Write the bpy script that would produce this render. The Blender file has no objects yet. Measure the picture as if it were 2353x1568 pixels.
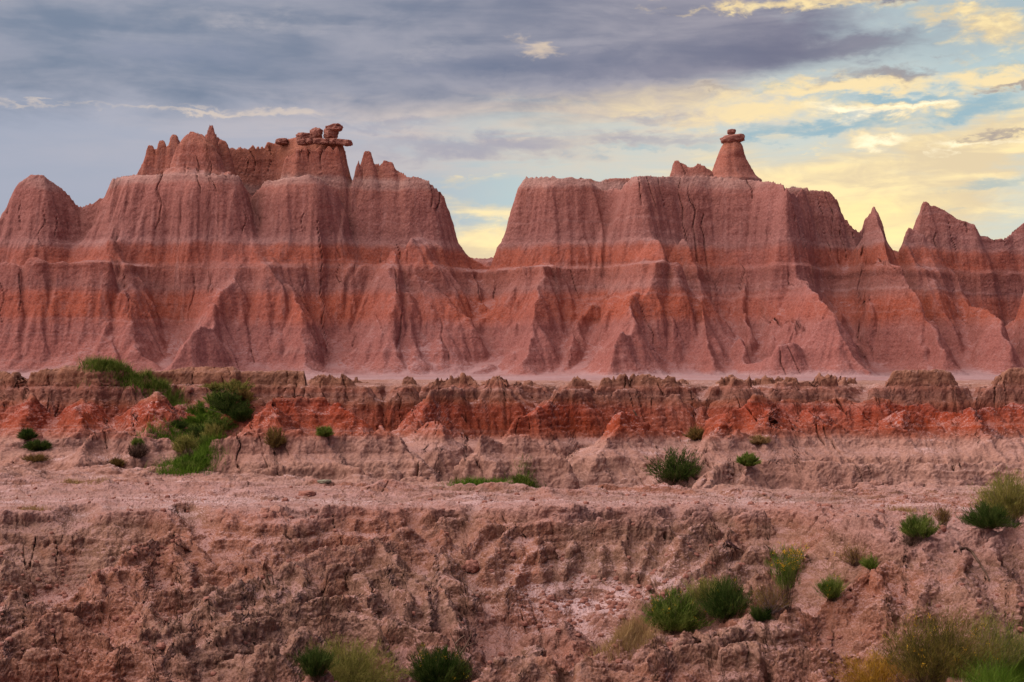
import bpy, math, random
import numpy as np
rng = np.random.default_rng(7)
random.seed(7)
S = bpy.context.scene
R = math.radians
# ------------------------------------------------------------------ camera
K = 0.72 / 2353.0            # metres per reference unit at one metre distance
UC, VH = 1176.5, 840.0       # centre column and the level of the horizon
cam = bpy.data.cameras.new("camera"); camo = bpy.data.objects.new("camera", cam)
S.collection.objects.link(camo); S.camera = camo
cam.sensor_width = 36; cam.lens = 50; cam.clip_start = 0.5; cam.clip_end = 20000
camo.location = (0, 0, 0); camo.rotation_euler = (R(90), 0, 0); cam.shift_y = 56 / 2353.0
S.view_settings.view_transform = 'Standard'; S.view_settings.look = 'None'
S.view_settings.exposure = 0.12; S.view_settings.gamma = 1
S.cycles.max_bounces = 5; S.cycles.diffuse_bounces = 1

# ------------------------------------------------------------------ node expression helper
class NB:
    """tiny builder so that shader maths can be written as expressions"""
    def __init__(s, tree): s.t = tree; s.n = tree.nodes; s.l = tree.links
    def put(s, sock, v):
        if isinstance(v, bpy.types.NodeSocket): s.l.new(v, sock)
        elif isinstance(v, (tuple, list)) and len(v) == 3 and sock.type == 'RGBA': sock.default_value = (*v, 1)
        else: sock.default_value = v
    def m(s, op, a, b=0.0, c=0.0, clamp=False):
        n = s.n.new('ShaderNodeMath'); n.operation = op; n.use_clamp = clamp
        s.put(n.inputs[0], a); s.put(n.inputs[1], b); s.put(n.inputs[2], c); return n.outputs[0]
    def add(s, a, b): return s.m('ADD', a, b)
    def sub(s, a, b): return s.m('SUBTRACT', a, b)
    def mul(s, a, b): return s.m('MULTIPLY', a, b)
    def ma(s, a, b, c): return s.m('MULTIPLY_ADD', a, b, c)
    def mr(s, v, a, b, c=0.0, d=1.0, smooth=True):
        n = s.n.new('ShaderNodeMapRange'); n.interpolation_type = 'SMOOTHSTEP' if smooth else 'LINEAR'; n.clamp = True
        for i, q in enumerate((v, a, b, c, d)): s.put(n.inputs[i], q)
        return n.outputs[0]
    def comb(s, x, y, z):
        n = s.n.new('ShaderNodeCombineXYZ'); s.put(n.inputs[0], x); s.put(n.inputs[1], y); s.put(n.inputs[2], z); return n.outputs[0]
    def sep(s, v):
        n = s.n.new('ShaderNodeSeparateXYZ'); s.put(n.inputs[0], v); return n.outputs
    def vm(s, op, a, b):
        n = s.n.new('ShaderNodeVectorMath'); n.operation = op; s.put(n.inputs[0], a); s.put(n.inputs[1], b); return n.outputs[0]
    def noise(s, vec, scale, detail=4, rough=.55, dist=0.0, kind='FBM'):
        n = s.n.new('ShaderNodeTexNoise'); n.noise_type = kind
        s.put(n.inputs['Vector'], vec); s.put(n.inputs['Scale'], scale); n.inputs['Detail'].default_value = detail
        n.inputs['Roughness'].default_value = rough; n.inputs['Distortion'].default_value = dist
        return n.outputs[0]
    def voro(s, vec, scale, feat='F1'):
        n = s.n.new('ShaderNodeTexVoronoi'); n.feature = feat; s.put(n.inputs['Vector'], vec); n.inputs['Scale'].default_value = scale; return n.outputs['Distance']
    def mix(s, f, a, b, mode='MIX'):
        n = s.n.new('ShaderNodeMix'); n.data_type = 'RGBA'; n.blend_type = mode; n.clamp_factor = True
        s.put(n.inputs[0], f); s.put(n.inputs[6], a); s.put(n.inputs[7], b); return n.outputs[2]
    def ramp(s, f, stops, interp='LINEAR'):
        n = s.n.new('ShaderNodeValToRGB'); n.color_ramp.interpolation = interp; e = n.color_ramp.elements
        e[0].position, e[0].color = stops[0][0], (*stops[0][1], 1); e[1].position, e[1].color = stops[-1][0], (*stops[-1][1], 1)
        for p, c in stops[1:-1]:
            q = e.new(p); q.color = (*c, 1)
        s.put(n.inputs[0], f); return n.outputs[0]
def lin(r, g, b):
    f = lambda c: (c / 255 / 12.92) if c / 255 <= .04045 else ((c / 255 + .055) / 1.055) ** 2.4
    return (f(r), f(g), f(b))

# ------------------------------------------------------------------ sky: dusk, broken cloud, sun low behind the ridge
SUN_U, SUN_EL = 1960, R(8.5)
sun_az = math.atan((SUN_U - UC) * K)          # to the right of the view (+Y)
W = bpy.data.worlds.new("World"); S.world = W; W.use_nodes = True
WT = W.node_tree; WT.nodes.clear(); b = NB(WT)
def build_sky():
    tc = WT.nodes.new('ShaderNodeTexCoord'); d = b.sep(tc.outputs['Generated'])
    az = b.m('ARCTAN2', d[0], d[1]); el = b.m('ARCSINE', d[2])
    # degrees, az 0 = +Y, positive to the right
    A = b.mul(az, 57.2958); E = b.mul(el, 57.2958)
    def au(u): return math.degrees(math.atan((u - UC) * K))
    def ev(v): return math.degrees(math.atan((VH - v) * K))
    nz = lambda ax, ey, sc, det=5, off=0.0, dist=0.0, ro=.55: b.noise(b.comb(b.ma(A, ax, off), b.mul(E, ey), off * .37), sc, det, ro, dist)
    wob = b.sub(nz(.07, .22, 1.0, 3, 3.1), .5)                 # slow wobble
    fin = b.sub(nz(.50, 1.25, 1.0, 5, 9.7, .5, .60), .5)       # billow detail
    med = b.sub(nz(.17, .50, 1.0, 4, 40.3, .5, .58), .5)
    stk = b.sub(nz(.13, .95, 1.0, 4, 21.0, .5, .58), .5)       # soft streaks along the horizon
    tor = b.sub(nz(1.3, 2.6, 1.0, 5, 77.0, .3, .6), .5)        # torn edges
    wv = b.sub(nz(.30, .9, 1.0, 5, 55.0, .3, .6), .5); wv2 = b.sub(nz(.95, 1.9, 1.0, 5, 66.0, .4, .6), .5); wu = b.sub(nz(.16, .7, 1.0, 5, 88.0, .3, .6), .5)
    AW = b.add(A, b.add(b.mul(wu, 7.0), b.mul(wv2, 2.2))); EW = b.add(E, b.add(b.mul(wv, 1.9), b.mul(wv2, 1.1)))
    def blob(u, v, ru, rv, soft=1.0, tilt=0.0):
        """soft ellipse in the sky (reference units)"""
        dx = b.sub(AW, au(u)); dy = b.sub(b.sub(EW, ev(v)), b.mul(dx, tilt))
        x = b.mul(dx, 1 / (ru * K * 57.3)); y = b.mul(dy, 1 / (rv * K * 57.3))
        return b.m('EXPONENT', b.mul(b.add(b.mul(x, x), b.mul(y, y)), -soft))
    def mx(*q):
        r = q[0]
        for k_ in q[1:]: r = b.m('MAXIMUM', r, k_)
        return r
    def cloud(f, kf=.5, km=.5, ks=.0, kt=.0, lo=.30, hi=.72):
        """turn a soft field into cloud with broken edges"""
        n = b.add(b.add(b.mul(fin, kf * 1.7), b.mul(med, km * 1.7)), b.add(b.mul(stk, ks * 1.7), b.mul(tor, kt * 1.7)))
        return b.mul(b.mr(b.add(f, n), lo - .08, hi + .14), b.mr(f, .03, .30))
    nis = WT.nodes.new('ShaderNodeTexSky'); nis.sky_type = 'NISHITA'; nis.sun_disc = False
    nis.sun_elevation = SUN_EL; nis.sun_rotation = sun_az; nis.altitude = 800; nis.dust_density = 1.0
    G = 10.0   # background strength is 0.1
    def c(r, g, bb, k=1.0): return tuple(G * k * q for q in lin(r, g, bb))
    t = b.mr(A, -18, 19); tm = b.mr(A, -8, 2)
    # open sky between the clouds: the sky texture toned by thin high haze
    base = b.mix(.9, nis.outputs[0], b.mix(tm, c(155, 161, 181), c(152, 184, 196)))
    base = b.mix(b.mul(b.mr(E, 6.5, 2.5), b.mr(A, -6, 2)), base, c(182, 202, 200))
    # lilac veil low on the left, brighter towards the deck
    base = b.mix(b.mul(b.mr(A, 3, -8), b.mr(b.add(stk, b.mul(med, .7)), -.2, .25, .1, .55)), base, c(166, 170, 186))
    # soft cream and lilac streaks across the middle
    mid = b.mul(mx(b.mul(blob(1250, 285, 700, 120, .9), 1.15), blob(950, 255, 480, 60)), b.mr(b.add(b.mul(stk, 2.2), b.mul(med, .6)), -.30, .14, .45, 1))
    base = b.mix(b.mul(mid, .9), base, b.mix(b.mr(A, -9, 5), c(200, 188, 186), c(222, 204, 182)))
    lil = cloud(mx(blob(1090, 335, 330, 32), b.mul(blob(1500, 320, 260, 22), .9), b.mul(blob(900, 290, 200, 16), .8), b.mul(blob(1560, 268, 190, 15), .9)), .35, .35, .9, 0, .15, 1.1)
    base = b.mix(b.mul(lil, .85), base, c(156, 156, 172))
    # warm veil round the hidden sun
    glow = mx(blob(2000, 470, 380, 150), blob(2300, 365, 380, 75, 1, .12), b.mul(blob(2050, 640, 500, 120), .8), b.mul(blob(1120, 590, 190, 60), 1.1), b.mul(blob(1100, 490, 170, 40, 1, -.15), .6), b.mul(blob(1080, 424, 120, 14), .45))
    gl2 = b.mr(b.add(glow, b.add(b.mul(stk, 1.0), b.mul(med, .8))), .05, .75)
    base = b.mix(b.mul(gl2, b.mr(glow, .03, .25)), base, b.mix(b.mr(b.add(b.mul(stk, 1.4), b.mul(fin, .8)), -.2, .2), c(224, 204, 168), c(251, 228, 174, 1.03)))
    core = mx(blob(1925, 510, 150, 50), b.mul(blob(2065, 560, 80, 45), .9), b.mul(blob(1135, 580, 70, 20), .6))
    base = b.mix(b.mul(core, .75), base, c(255, 230, 160, 1.14))
    grey = cloud(mx(blob(2270, 445, 150, 22), b.mul(blob(2130, 500, 90, 14), .7)), .3, .4, .6, 0, .3, .95); base = b.mix(b.mul(grey, .85), base, c(172, 186, 186))
    # blue openings
    blue = cloud(mx(blob(2060, 245, 200, 22), blob(1880, 310, 210, 20, 1, .10), blob(2210, 275, 130, 30, 1, .15), b.mul(blob(2290, 190, 70, 18), .9), b.mul(blob(1790, 205, 60, 9), .8), b.mul(blob(1560, 345, 330, 14), .5)), .6, .3, .3, .25, .24, .85)
    base = b.mix(b.mul(blue, .9), base, c(146, 178, 192))
    # cream, ragged clouds right of the middle
    crm = cloud(mx(blob(1500, 225, 330, 42), blob(1720, 265, 260, 36), blob(2020, 262, 190, 22, 1, -.04), blob(2250, 215, 130, 42), blob(1960, 215, 300, 22), b.mul(blob(1010, 220, 300, 16), .75), blob(2010, 340, 110, 26), b.mul(blob(1850, 352, 90, 8), .8)), .75, .3, .5, .3, .34, .85)
    base = b.mix(b.mul(crm, .95), base, b.mix(b.mr(b.add(A, b.mul(fin, 14)), -3, 12), c(208, 194, 184), c(246, 222, 172)))
    hot = cloud(mx(blob(1950, 268, 120, 15), blob(2070, 262, 110, 10), blob(2020, 340, 75, 18), b.mul(blob(2230, 355, 130, 10), .7)), .8, .2, 0, .4, .28, 1.05)
    base = b.mix(hot, base, c(255, 242, 208, 1.08))
    # the bright torn line above the towers on the left
    lt = cloud(mx(blob(470, 266, 250, 9), b.mul(blob(640, 262, 110, 14), .9), b.mul(blob(60, 268, 120, 8), .75), b.mul(blob(440, 245, 120, 7), .6)), .7, .2, .3, .4, .22, .95)
    # grey deck overhead
    edge = b.add(b.mr(A, 3, 16, 10.25, 11.8), b.add(b.mul(med, 1.6), b.add(b.mul(wob, 1.4), b.mul(fin, .9))))
    edge = b.add(edge, b.mr(A, -4, -11, 0, -.2))
    deck = b.mr(b.sub(E, edge), -.9, .8)
    deck = b.mul(deck, b.mr(b.add(b.sub(A, 13.5), b.add(b.mul(fin, 5), b.mul(med, 5))), -3.5, 2.5, 1, .25))
    sh = b.mr(b.add(b.mul(stk, .9), b.add(b.mul(med, 1.1), b.mul(fin, .35))), -.34, .34)
    dk = b.mix(sh, b.mix(t, c(118, 131, 152), c(120, 119, 138)), b.mix(t, c(152, 156, 171), c(162, 156, 165)))
    base = b.mix(deck, base, dk)
    base = b.mix(b.mul(mx(blob(80, 25, 150, 26), blob(560, 60, 200, 20), b.mul(blob(1010, 120, 60, 16), .8)), b.mr(b.add(fin, med), -.2, .25, .2, .8)), base, c(172, 170, 178))
    base = b.mix(b.mul(lt, .75), base, c(214, 198, 184))
    # darker banks in the deck
    bank = cloud(mx(blob(1800, 125, 420, 44, 1, .02), blob(1300, 150, 420, 40), blob(2150, 14, 330, 16), b.mul(blob(500, 150, 420, 40), .62)), .45, .5, .2, 0, .26, .85)
    base = b.mix(b.mul(bank, .85), base, b.mix(sh, b.mix(t, c(104, 122, 148), c(110, 110, 130)), b.mix(t, c(128, 138, 160), c(134, 130, 145))))
    sc_ = cloud(mx(blob(2045, 193, 150, 20), blob(2300, 240, 70, 11), b.mul(blob(2310, 335, 90, 8, 1, .1), .8), b.mul(blob(1630, 208, 130, 9), .6)), .7, .3, 0, .3, .25, .95)
    base = b.mix(b.mul(sc_, .85), base, c(150, 142, 146))
    # sunlit gaps in the deck
    gap = cloud(mx(blob(1870, 22, 180, 16, 1, -.03), blob(1690, 22, 50, 14), blob(2190, 70, 110, 24), blob(2310, 100, 90, 50), b.mul(blob(1190, 116, 46, 22), .85), b.mul(blob(1540, 36, 130, 10), .6), b.mul(blob(1440, 16, 40, 14), .6)), .9, .2, 0, .45, .24, 1.0)
    base = b.mix(b.mul(gap, b.mr(A, -3, 6, .6, .95)), base, b.mix(b.mr(A, 0, 8), c(222, 200, 176), b.mix(b.mr(b.add(fin, tor), -.1, .3), c(226, 202, 158), c(252, 228, 172))))
    # the rest of the dome (overhead and behind the camera): lavender fill, with a bright patch added high on the left to model the slopes
    front = b.mul(b.mr(b.m('ABSOLUTE', A), 26, 55), 1.0)
    over = b.m('MAXIMUM', front, b.mr(E, 17, 34))
    ld = (math.sin(R(-98)) * math.cos(R(50)), math.cos(R(-98)) * math.cos(R(50)), math.sin(R(50)))
    dt = WT.nodes.new('ShaderNodeVectorMath'); dt.operation = 'DOT_PRODUCT'; b.put(dt.inputs[0], tc.outputs['Generated']); dt.inputs[1].default_value = ld
    cl = b.noise(tc.outputs['Generated'], 3.0, 4, .6)
    f = b.mr(b.add(dt.outputs['Value'], b.mul(b.sub(cl, .5), .5)), .40, 1.0)
    dome = b.mix(f, c(146, 148, 184, DOME * .46), c(236, 222, 218, DOME * 3.7))
    base = b.mix(over, base, dome)
    # below the horizon: dull earth
    base = b.mix(b.mr(E, -.5, -2.5), base, c(110, 80, 72, .5))
    bg = WT.nodes.new('ShaderNodeBackground'); b.put(bg.inputs[0], base); bg.inputs[1].default_value = 0.1
    out = WT.nodes.new('ShaderNodeOutputWorld'); WT.links.new(bg.outputs[0], out.inputs[0])
DOME = 1.0
build_sky()
W.cycles.sampling_method = 'MANUAL'; W.cycles.sample_map_resolution = 1024
sl = bpy.data.lights.new("sun", 'SUN'); sl.energy = 1.5; sl.angle = R(12); sl.color = (1, .80, .50)
so = bpy.data.objects.new("sun", sl); S.collection.objects.link(so)
so.rotation_euler = (R(90) - SUN_EL, 0, -sun_az + R(180))
# ^ a sun lamp shines along its -Z; turned so the light comes from (sin az, cos az) at SUN_EL
# ------------------------------------------------------------------ numpy noise
_perm = rng.permutation(4096).astype(np.int32)
_g2 = rng.uniform(0, 2 * np.pi, 4096); _g2 = np.stack([np.cos(_g2), np.sin(_g2)], 1).astype(np.float32)
_g3 = rng.normal(size=(4096, 3)); _g3 = (_g3 / np.linalg.norm(_g3, axis=1, keepdims=True)).astype(np.float32)
def _fade(t): return t * t * t * (t * (t * 6 - 15) + 10)
def n2(x, y):
    x = np.asarray(x, np.float32); y = np.asarray(y, np.float32)
    xi = np.floor(x); yi = np.floor(y); fx = x - xi; fy = y - yi
    xi = xi.astype(np.int32); yi = yi.astype(np.int32); u = _fade(fx); v = _fade(fy)
    def g(i, j):
        h = _perm[(_perm[(xi + i) & 4095] + yi + j) & 4095]; q = _g2[h]
        return q[..., 0] * (fx - i) + q[..., 1] * (fy - j)
    a = g(0, 0); a += u * (g(1, 0) - a); c = g(0, 1); c += u * (g(1, 1) - c)
    return (a + v * (c - a)) * 1.5
def n3(x, y, z):
    x = np.asarray(x, np.float32); y = np.asarray(y, np.float32); z = np.asarray(z, np.float32)
    xi = np.floor(x); yi = np.floor(y); zi = np.floor(z); fx = x - xi; fy = y - yi; fz = z - zi
    xi = xi.astype(np.int32); yi = yi.astype(np.int32); zi = zi.astype(np.int32)
    u = _fade(fx); v = _fade(fy); w = _fade(fz)
    def g(i, j, k):
        h = _perm[(_perm[(_perm[(xi + i) & 4095] + yi + j) & 4095] + zi + k) & 4095]; q = _g3[h]
        return q[..., 0] * (fx - i) + q[..., 1] * (fy - j) + q[..., 2] * (fz - k)
    def pl(k):
        a = g(0, 0, k); a += u * (g(1, 0, k) - a); c = g(0, 1, k); c += u * (g(1, 1, k) - c); return a + v * (c - a)
    a = pl(0); return (a + w * (pl(1) - a)) * 1.5
def fbm2(x, y, o=4, lac=2.03, gain=.5):
    s = 0; a = 1.0
    for i in range(o):
        s = s + a * n2(x + 17.3 * i, y - 9.1 * i); x = x * lac; y = y * lac; a *= gain
    return s
def ridg2(x, y, o=3, gain=.5):
    s = 0; a = 1.0
    for i in range(o):
        s = s + a * (1 - 2 * np.abs(n2(x + 7.7 * i, y + 3.3 * i))); x = x * 2.1; y = y * 2.1; a *= gain
    return s
def P(u, v, Y): return ((u - UC) * K * Y, Y, (VH - v) * K * Y)

# ------------------------------------------------------------------ geology: smooth height z0 -> stepped height (hard and soft beds)
def make_T(brk):
    """brk: [(z, slope above z)...]; returns forward and inverse maps"""
    z = [q[0] for q in brk]; s0 = [0.0]
    for i in range(1, len(brk)): s0.append(s0[-1] + (z[i] - z[i - 1]) / brk[i - 1][1])
    s0 = np.array(s0); z = np.array(z, float); i0 = np.argmin(np.abs(z - Z_REF)); s0 = s0 - s0[i0] + z[i0]
    return (lambda a: np.interp(a, s0, z)), (lambda a: np.interp(a, z, s0))
QUAL = 1.0
Z_REF = -1.2
TB, TBi = make_T([(-40, 1), (-1.2, .6), (-.8, .8), (.3, 1.25), (3, 1.6), (7.5, 1.9), (9.3, 5), (10.15, .45), (10.5, 2.0), (12.8, 1.0), (13.3, 2.3), (19.2, 1.4), (20.2, 2.3), (23.6, 3.5), (24.2, .8), (24.5, 3.0), (25.4, .8), (25.7, 2.4), (40, 2)])
TS = lambda a: np.interp(a, S0B, ZSB)
S0B = np.linspace(TBi(-3.0), TBi(32.0), 400); ZSB = TB(S0B); _k = np.hanning(31); _k /= _k.sum(); ZSB = np.convolve(np.pad(ZSB, 15, mode='reflect', reflect_type='odd'), _k, 'valid')
Z_REF = -4.9
TM, TMi = make_T([(-40, .5), (-4.9, 1.2), (-3.45, .4), (-3.15, 1.15), (-1.85, .8), (-1.6, 1.9), (-1.12, .35), (-.98, 3.2), (-.35, .5), (6, 1.2)])

def ridge(Z, X, Yg, pts, k, Ti, rad=14.0, valley=False, D=None):
    """raise (or cut, for a valley) the smooth surface to a crest line; pts in (u, v, distance)"""
    p = [P(*q) for q in pts]; xs = X[0]; ys = Yg[:, 0]
    for (x0, y0, z0), (x1, y1, z1) in zip(p[:-1], p[1:]):
        a0, a1 = Ti(z0), Ti(z1)
        i0, i1 = np.searchsorted(ys, (min(y0, y1) - rad, max(y0, y1) + rad)); j0, j1 = np.searchsorted(xs, (min(x0, x1) - rad, max(x0, x1) + rad))
        if i1 <= i0 or j1 <= j0: continue
        sx = X[i0:i1, j0:j1]; sy = Yg[i0:i1, j0:j1]
        dx, dy = x1 - x0, y1 - y0; L2 = dx * dx + dy * dy + 1e-9
        t = np.clip(((sx - x0) * dx + (sy - y0) * dy) / L2, 0, 1)
        dd = np.hypot(sx - x0 - t * dx, sy - y0 - t * dy)
        h = a0 + t * (a1 - a0); sub = Z[i0:i1, j0:j1]
        if D is not None: np.minimum(D[i0:i1, j0:j1], dd, out=D[i0:i1, j0:j1])
        if valley: np.minimum(sub, h + k * dd, out=sub)
        else: np.maximum(sub, h - k * dd, out=sub)

def erode(Z, cell, n, batches, seed, cap=6.0, ero=.30, dep=.25, steps=46, mask=None):
    """rain droplets that run downhill, cut rills and drop their load (heights in cells)"""
    g = np.random.default_rng(seed); H, Wd = Z.shape; h = (Z / cell).astype(np.float64).copy()
    for _ in range(batches):
        px = g.uniform(1, Wd - 2.01, n); py = g.uniform(1, H - 2.01, n)
        dx = np.zeros(n); dy = np.zeros(n); sp = np.ones(n); wa = np.ones(n); se = np.zeros(n); al = np.ones(n)
        for s in range(steps):
            ix = px.astype(np.int64); iy = py.astype(np.int64); fx = px - ix; fy = py - iy; id0 = iy * Wd + ix; hf = h.ravel()
            a = hf[id0]; bb = hf[id0 + 1]; c = hf[id0 + Wd]; d = hf[id0 + Wd + 1]
            gx = (bb - a) * (1 - fy) + (d - c) * fy; gy = (c - a) * (1 - fx) + (d - bb) * fx
            h0 = a * (1 - fx) * (1 - fy) + bb * fx * (1 - fy) + c * (1 - fx) * fy + d * fx * fy
            dx = dx * .12 - gx * .88; dy = dy * .12 - gy * .88; L = np.hypot(dx, dy) + 1e-9; dx /= L; dy /= L
            nx = np.clip(px + dx, 1, Wd - 2.01); ny = np.clip(py + dy, 1, H - 2.01)
            jx = nx.astype(np.int64); jy = ny.astype(np.int64); ex = nx - jx; ey = ny - jy; id1 = jy * Wd + jx
            h1 = hf[id1] * (1 - ex) * (1 - ey) + hf[id1 + 1] * ex * (1 - ey) + hf[id1 + Wd] * (1 - ex) * ey + hf[id1 + Wd + 1] * ex * ey
            dh = h1 - h0; c_ = np.maximum(-dh, .01) * sp * wa * cap * .12
            up = dh > 0
            depo = np.where(up, np.minimum(dh, se), np.where(se > c_, (se - c_) * dep, 0))
            er = np.where((~up) & (se <= c_), np.minimum((c_ - se) * ero, -dh * .5), 0) * al
            q = (depo - er) * al; se = se - depo + er
            for di, wgt in ((0, (1 - fx) * (1 - fy)), (1, fx * (1 - fy)), (Wd, (1 - fx) * fy), (Wd + 1, fx * fy)):
                hf += np.bincount(id0 + di, weights=q * wgt, minlength=H * Wd)
            h = hf.reshape(H, Wd)
            sp = np.sqrt(np.maximum(sp * sp * .9 - dh * .6, .02)); sp = np.minimum(sp, 3); wa *= .975; px, py = nx, ny
    d = (h - Z / cell)
    d[1:-1, 1:-1] = d[1:-1, 1:-1] * .5 + .125 * (d[:-2, 1:-1] + d[2:, 1:-1] + d[1:-1, :-2] + d[1:-1, 2:])
    return Z + d * cell
def bilin(G, xs, ys, x, y):
    fx = np.clip((x - xs[0]) / (xs[1] - xs[0]), 0, len(xs) - 1.001); fy = np.clip((y - ys[0]) / (ys[1] - ys[0]), 0, len(ys) - 1.001)
    ix = fx.astype(np.int32); iy = fy.astype(np.int32); fx -= ix; fy -= iy
    return (G[iy, ix] * (1 - fx) + G[iy, ix + 1] * fx) * (1 - fy) + (G[iy + 1, ix] * (1 - fx) + G[iy + 1, ix + 1] * fx) * fy
def sstep(x, a, c): t = np.clip((x - a) / (c - a), 0, 1); return t * t * (3 - 2 * t)
def Uof(x, y): return UC + x / (K * y)

# ------------------------------------------------------------------ the butte wall (distance 95 .. 190)
Y_AB, Y_BC = 44.0, 96.0
BX = np.arange(-92, 92, .2); BY = np.arange(94, 192, .2); XB, YB = np.meshgrid(BX, BY)
wx = XB + .55 * n2(XB * .22, YB * .22) + .3 * n2(XB * .6 + 5, YB * .6); wy = YB + .55 * n2(XB * .22 + 40, YB * .22 + 9)
ZB = TBi(-1.0) + .10 * fbm2(XB * .05, YB * .05, 3) + 0 * XB
RB = [
 ([(-500, 470, 154), (-380, 405, 154), (-250, 430, 154), (-120, 470, 153), (-55, 530, 152), (0, 497, 151), (22, 452, 150.5), (45, 422, 150.3), (80, 398, 150), (100, 402, 150), (130, 425, 151), (155, 444, 151.5), (170, 468, 152), (187, 476, 152.5), (207, 466, 152), (237, 446, 152), (250, 408, 151)], 1.25),
 ([(250, 407, 151.5), (300, 398, 151), (400, 399, 149.3), (500, 399, 148.6), (545, 402, 149), (568, 430, 150.5)], 1.25),
 ([(434, 303, 153), (450, 300, 153), (464, 306, 153), (480, 340, 153)], .72),
 ([(312, 382, 160), (330, 352, 160), (345, 338, 160), (356, 338, 160), (372, 324, 160), (385, 327, 160), (401, 311, 160), (414, 322, 161), (440, 304, 161), (455, 312, 161), (472, 300, 160.5), (486, 291, 160), (498, 312, 160.5), (513, 322, 160.5), (530, 335, 161), (560, 336, 161.5), (600, 327, 162), (640, 319, 162), (690, 306, 160), (700, 304, 158), (722, 306, 157), (745, 310, 156), (785, 312, 155), (808, 322, 154.5)], 3.0),
 ([(652, 352, 152.6), (672, 338, 152), (700, 333, 152.6), (760, 330, 153.2), (813, 329, 153.8)], 2.3),
 ([(584, 428, 150), (600, 416, 149.5), (640, 409, 149.4), (720, 402, 149.4), (765, 425, 150)], 1.25),
 ([(838, 352, 152.4), (845, 346, 152.4), (851, 350, 152.4)], 3.2),
 ([(832, 380, 153), (845, 366, 152.5), (858, 372, 152.5), (870, 374, 152), (885, 369, 152), (903, 376, 152), (915, 389, 152), (940, 400, 151), (985, 412, 151), (1002, 428, 151.5), (1016, 446, 152), (1040, 500, 152.4), (1054, 552, 152.7), (1075, 583, 153)], 1.45),
 ([(1055, 560, 153), (1075, 585, 153), (1110, 608, 153), (1145, 608, 153)], 1.2),
 ([(1040, 592, 178), (1110, 593, 177), (1180, 588, 178), (1300, 560, 180)], .8),
 ([(1145, 606, 152.6), (1155, 577, 152.4), (1166, 530, 152.3), (1186, 455, 152.1), (1203, 406, 152), (1209, 404, 152), (1280, 404, 151), (1340, 408, 151), (1400, 409, 151), (1470, 401, 149.5), (1540, 406, 150.5), (1640, 403, 151), (1745, 412, 150.5), (1800, 425, 149.5), (1850, 434, 153), (1905, 438, 154)], 1.45),
 ([(1225, 410, 157), (1500, 409, 158), (1850, 440, 158)], 1.3),
 ([(1545, 400, 154), (1551, 370, 154), (1562, 369, 154), (1580, 382, 154), (1600, 378, 154), (1617, 378, 154), (1635, 394, 154)], 1.4),
 ([(1905, 438, 154), (1930, 490, 155), (1960, 518, 155), (1978, 531, 156), (1990, 505, 157), (2005, 488, 157), (2022, 516, 157), (2045, 570, 157), (2065, 580, 157), (2085, 545, 157), (2108, 490, 157), (2118, 460, 157), (2134, 461, 157), (2142, 473, 157), (2165, 475, 157), (2195, 498, 157), (2207, 509, 157), (2230, 511, 157), (2255, 535, 158), (2275, 550, 158), (2300, 550, 158), (2330, 530, 159), (2353, 508, 159), (2420, 440, 160), (2500, 430, 160), (2600, 520, 160), (2750, 450, 160), (2900, 480, 160)], 1.6),
 # buttresses that step out towards the viewer
 ([(478, 524, 144.4), (464, 600, 141.8), (458, 690, 138.4), (425, 790, 134.5), (392, 838, 132.5)], 1.15),
 ([(-200, 602, 144.2), (0, 602, 144), (100, 602, 143.6), (200, 602, 143.6), (318, 606, 144.2), (335, 640, 143), (360, 720, 139.6)], 1.2),
 ([(262, 545, 149), (300, 562, 147), (326, 592, 145.6)], 1.2),
 ([(560, 520, 149.6), (620, 600, 147.4), (690, 690, 143.6), (725, 790, 138.4)], .85),
 ([(1474, 470, 146.6), (1442, 508, 145.2), (1425, 590, 142.4), (1440, 690, 138.2), (1430, 780, 135), (1410, 840, 132.6)], 1.15),
 ([(1808, 430, 149), (1815, 510, 146.6), (1842, 570, 144.6), (1868, 640, 141.6), (1900, 712, 138.6)], 1.2),
 ([(1800, 562, 144.4), (1792, 610, 142), (1788, 690, 138), (1800, 740, 136)], 1.2),
 ([(1838, 694, 138.4), (1850, 690, 138), (1870, 716, 136.9), (1922, 744, 135.2), (1938, 778, 134), (1998, 850, 131.6)], 1.15),
 ([(2005, 492, 156.6), (2035, 600, 150.5), (2110, 700, 146), (2170, 800, 140)], 1.2),
 ([(2125, 462, 156.6), (2168, 560, 152), (2262, 680, 146), (2320, 800, 140)], 1.2),
 ([(2390, 590, 151), (2400, 680, 146), (2440, 800, 140)], 1.2),
 ([(1000, 470, 152.6), (1030, 560, 150.2), (1062, 625, 148), (1050, 720, 143.4)], .9),
 ([(880, 560, 150), (905, 640, 147), (930, 760, 141)], .85),
 ([(1235, 560, 150.4), (1250, 640, 147.6), (1230, 740, 142.4), (1205, 830, 137.4)], .9),
 ([(1580, 560, 150), (1605, 650, 147), (1620, 760, 141.6), (1640, 840, 136.8)], .85),
]
VB = [
 ([(775, 560, 148.6), (757, 640, 145.6), (766, 700, 143.2), (762, 790, 138.6), (758, 868, 133)], .8),
 ([(1083, 628, 152), (1090, 690, 148.2), (1122, 738, 144.2), (1132, 772, 141.2), (1060, 832, 136.5), (985, 870, 132)], .75),
 ([(1405, 560, 149.2), (1362, 690, 145.2), (1366, 740, 142.2), (1345, 800, 138.2), (1325, 856, 134)], .95),
 ([(1735, 600, 148), (1735, 690, 145), (1745, 780, 140), (1757, 862, 133.6)], 1.0),
 ([(1880, 520, 153), (1872, 620, 149), (1925, 740, 143.4), (1992, 812, 138.8), (2045, 858, 134)], .95),
 ([(384, 612, 149), (386, 720, 143.8), (396, 800, 138.6), (375, 850, 134)], 1.0),
 ([(2200, 640, 153), (2215, 740, 146), (2240, 850, 136)], .9),
]
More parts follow.
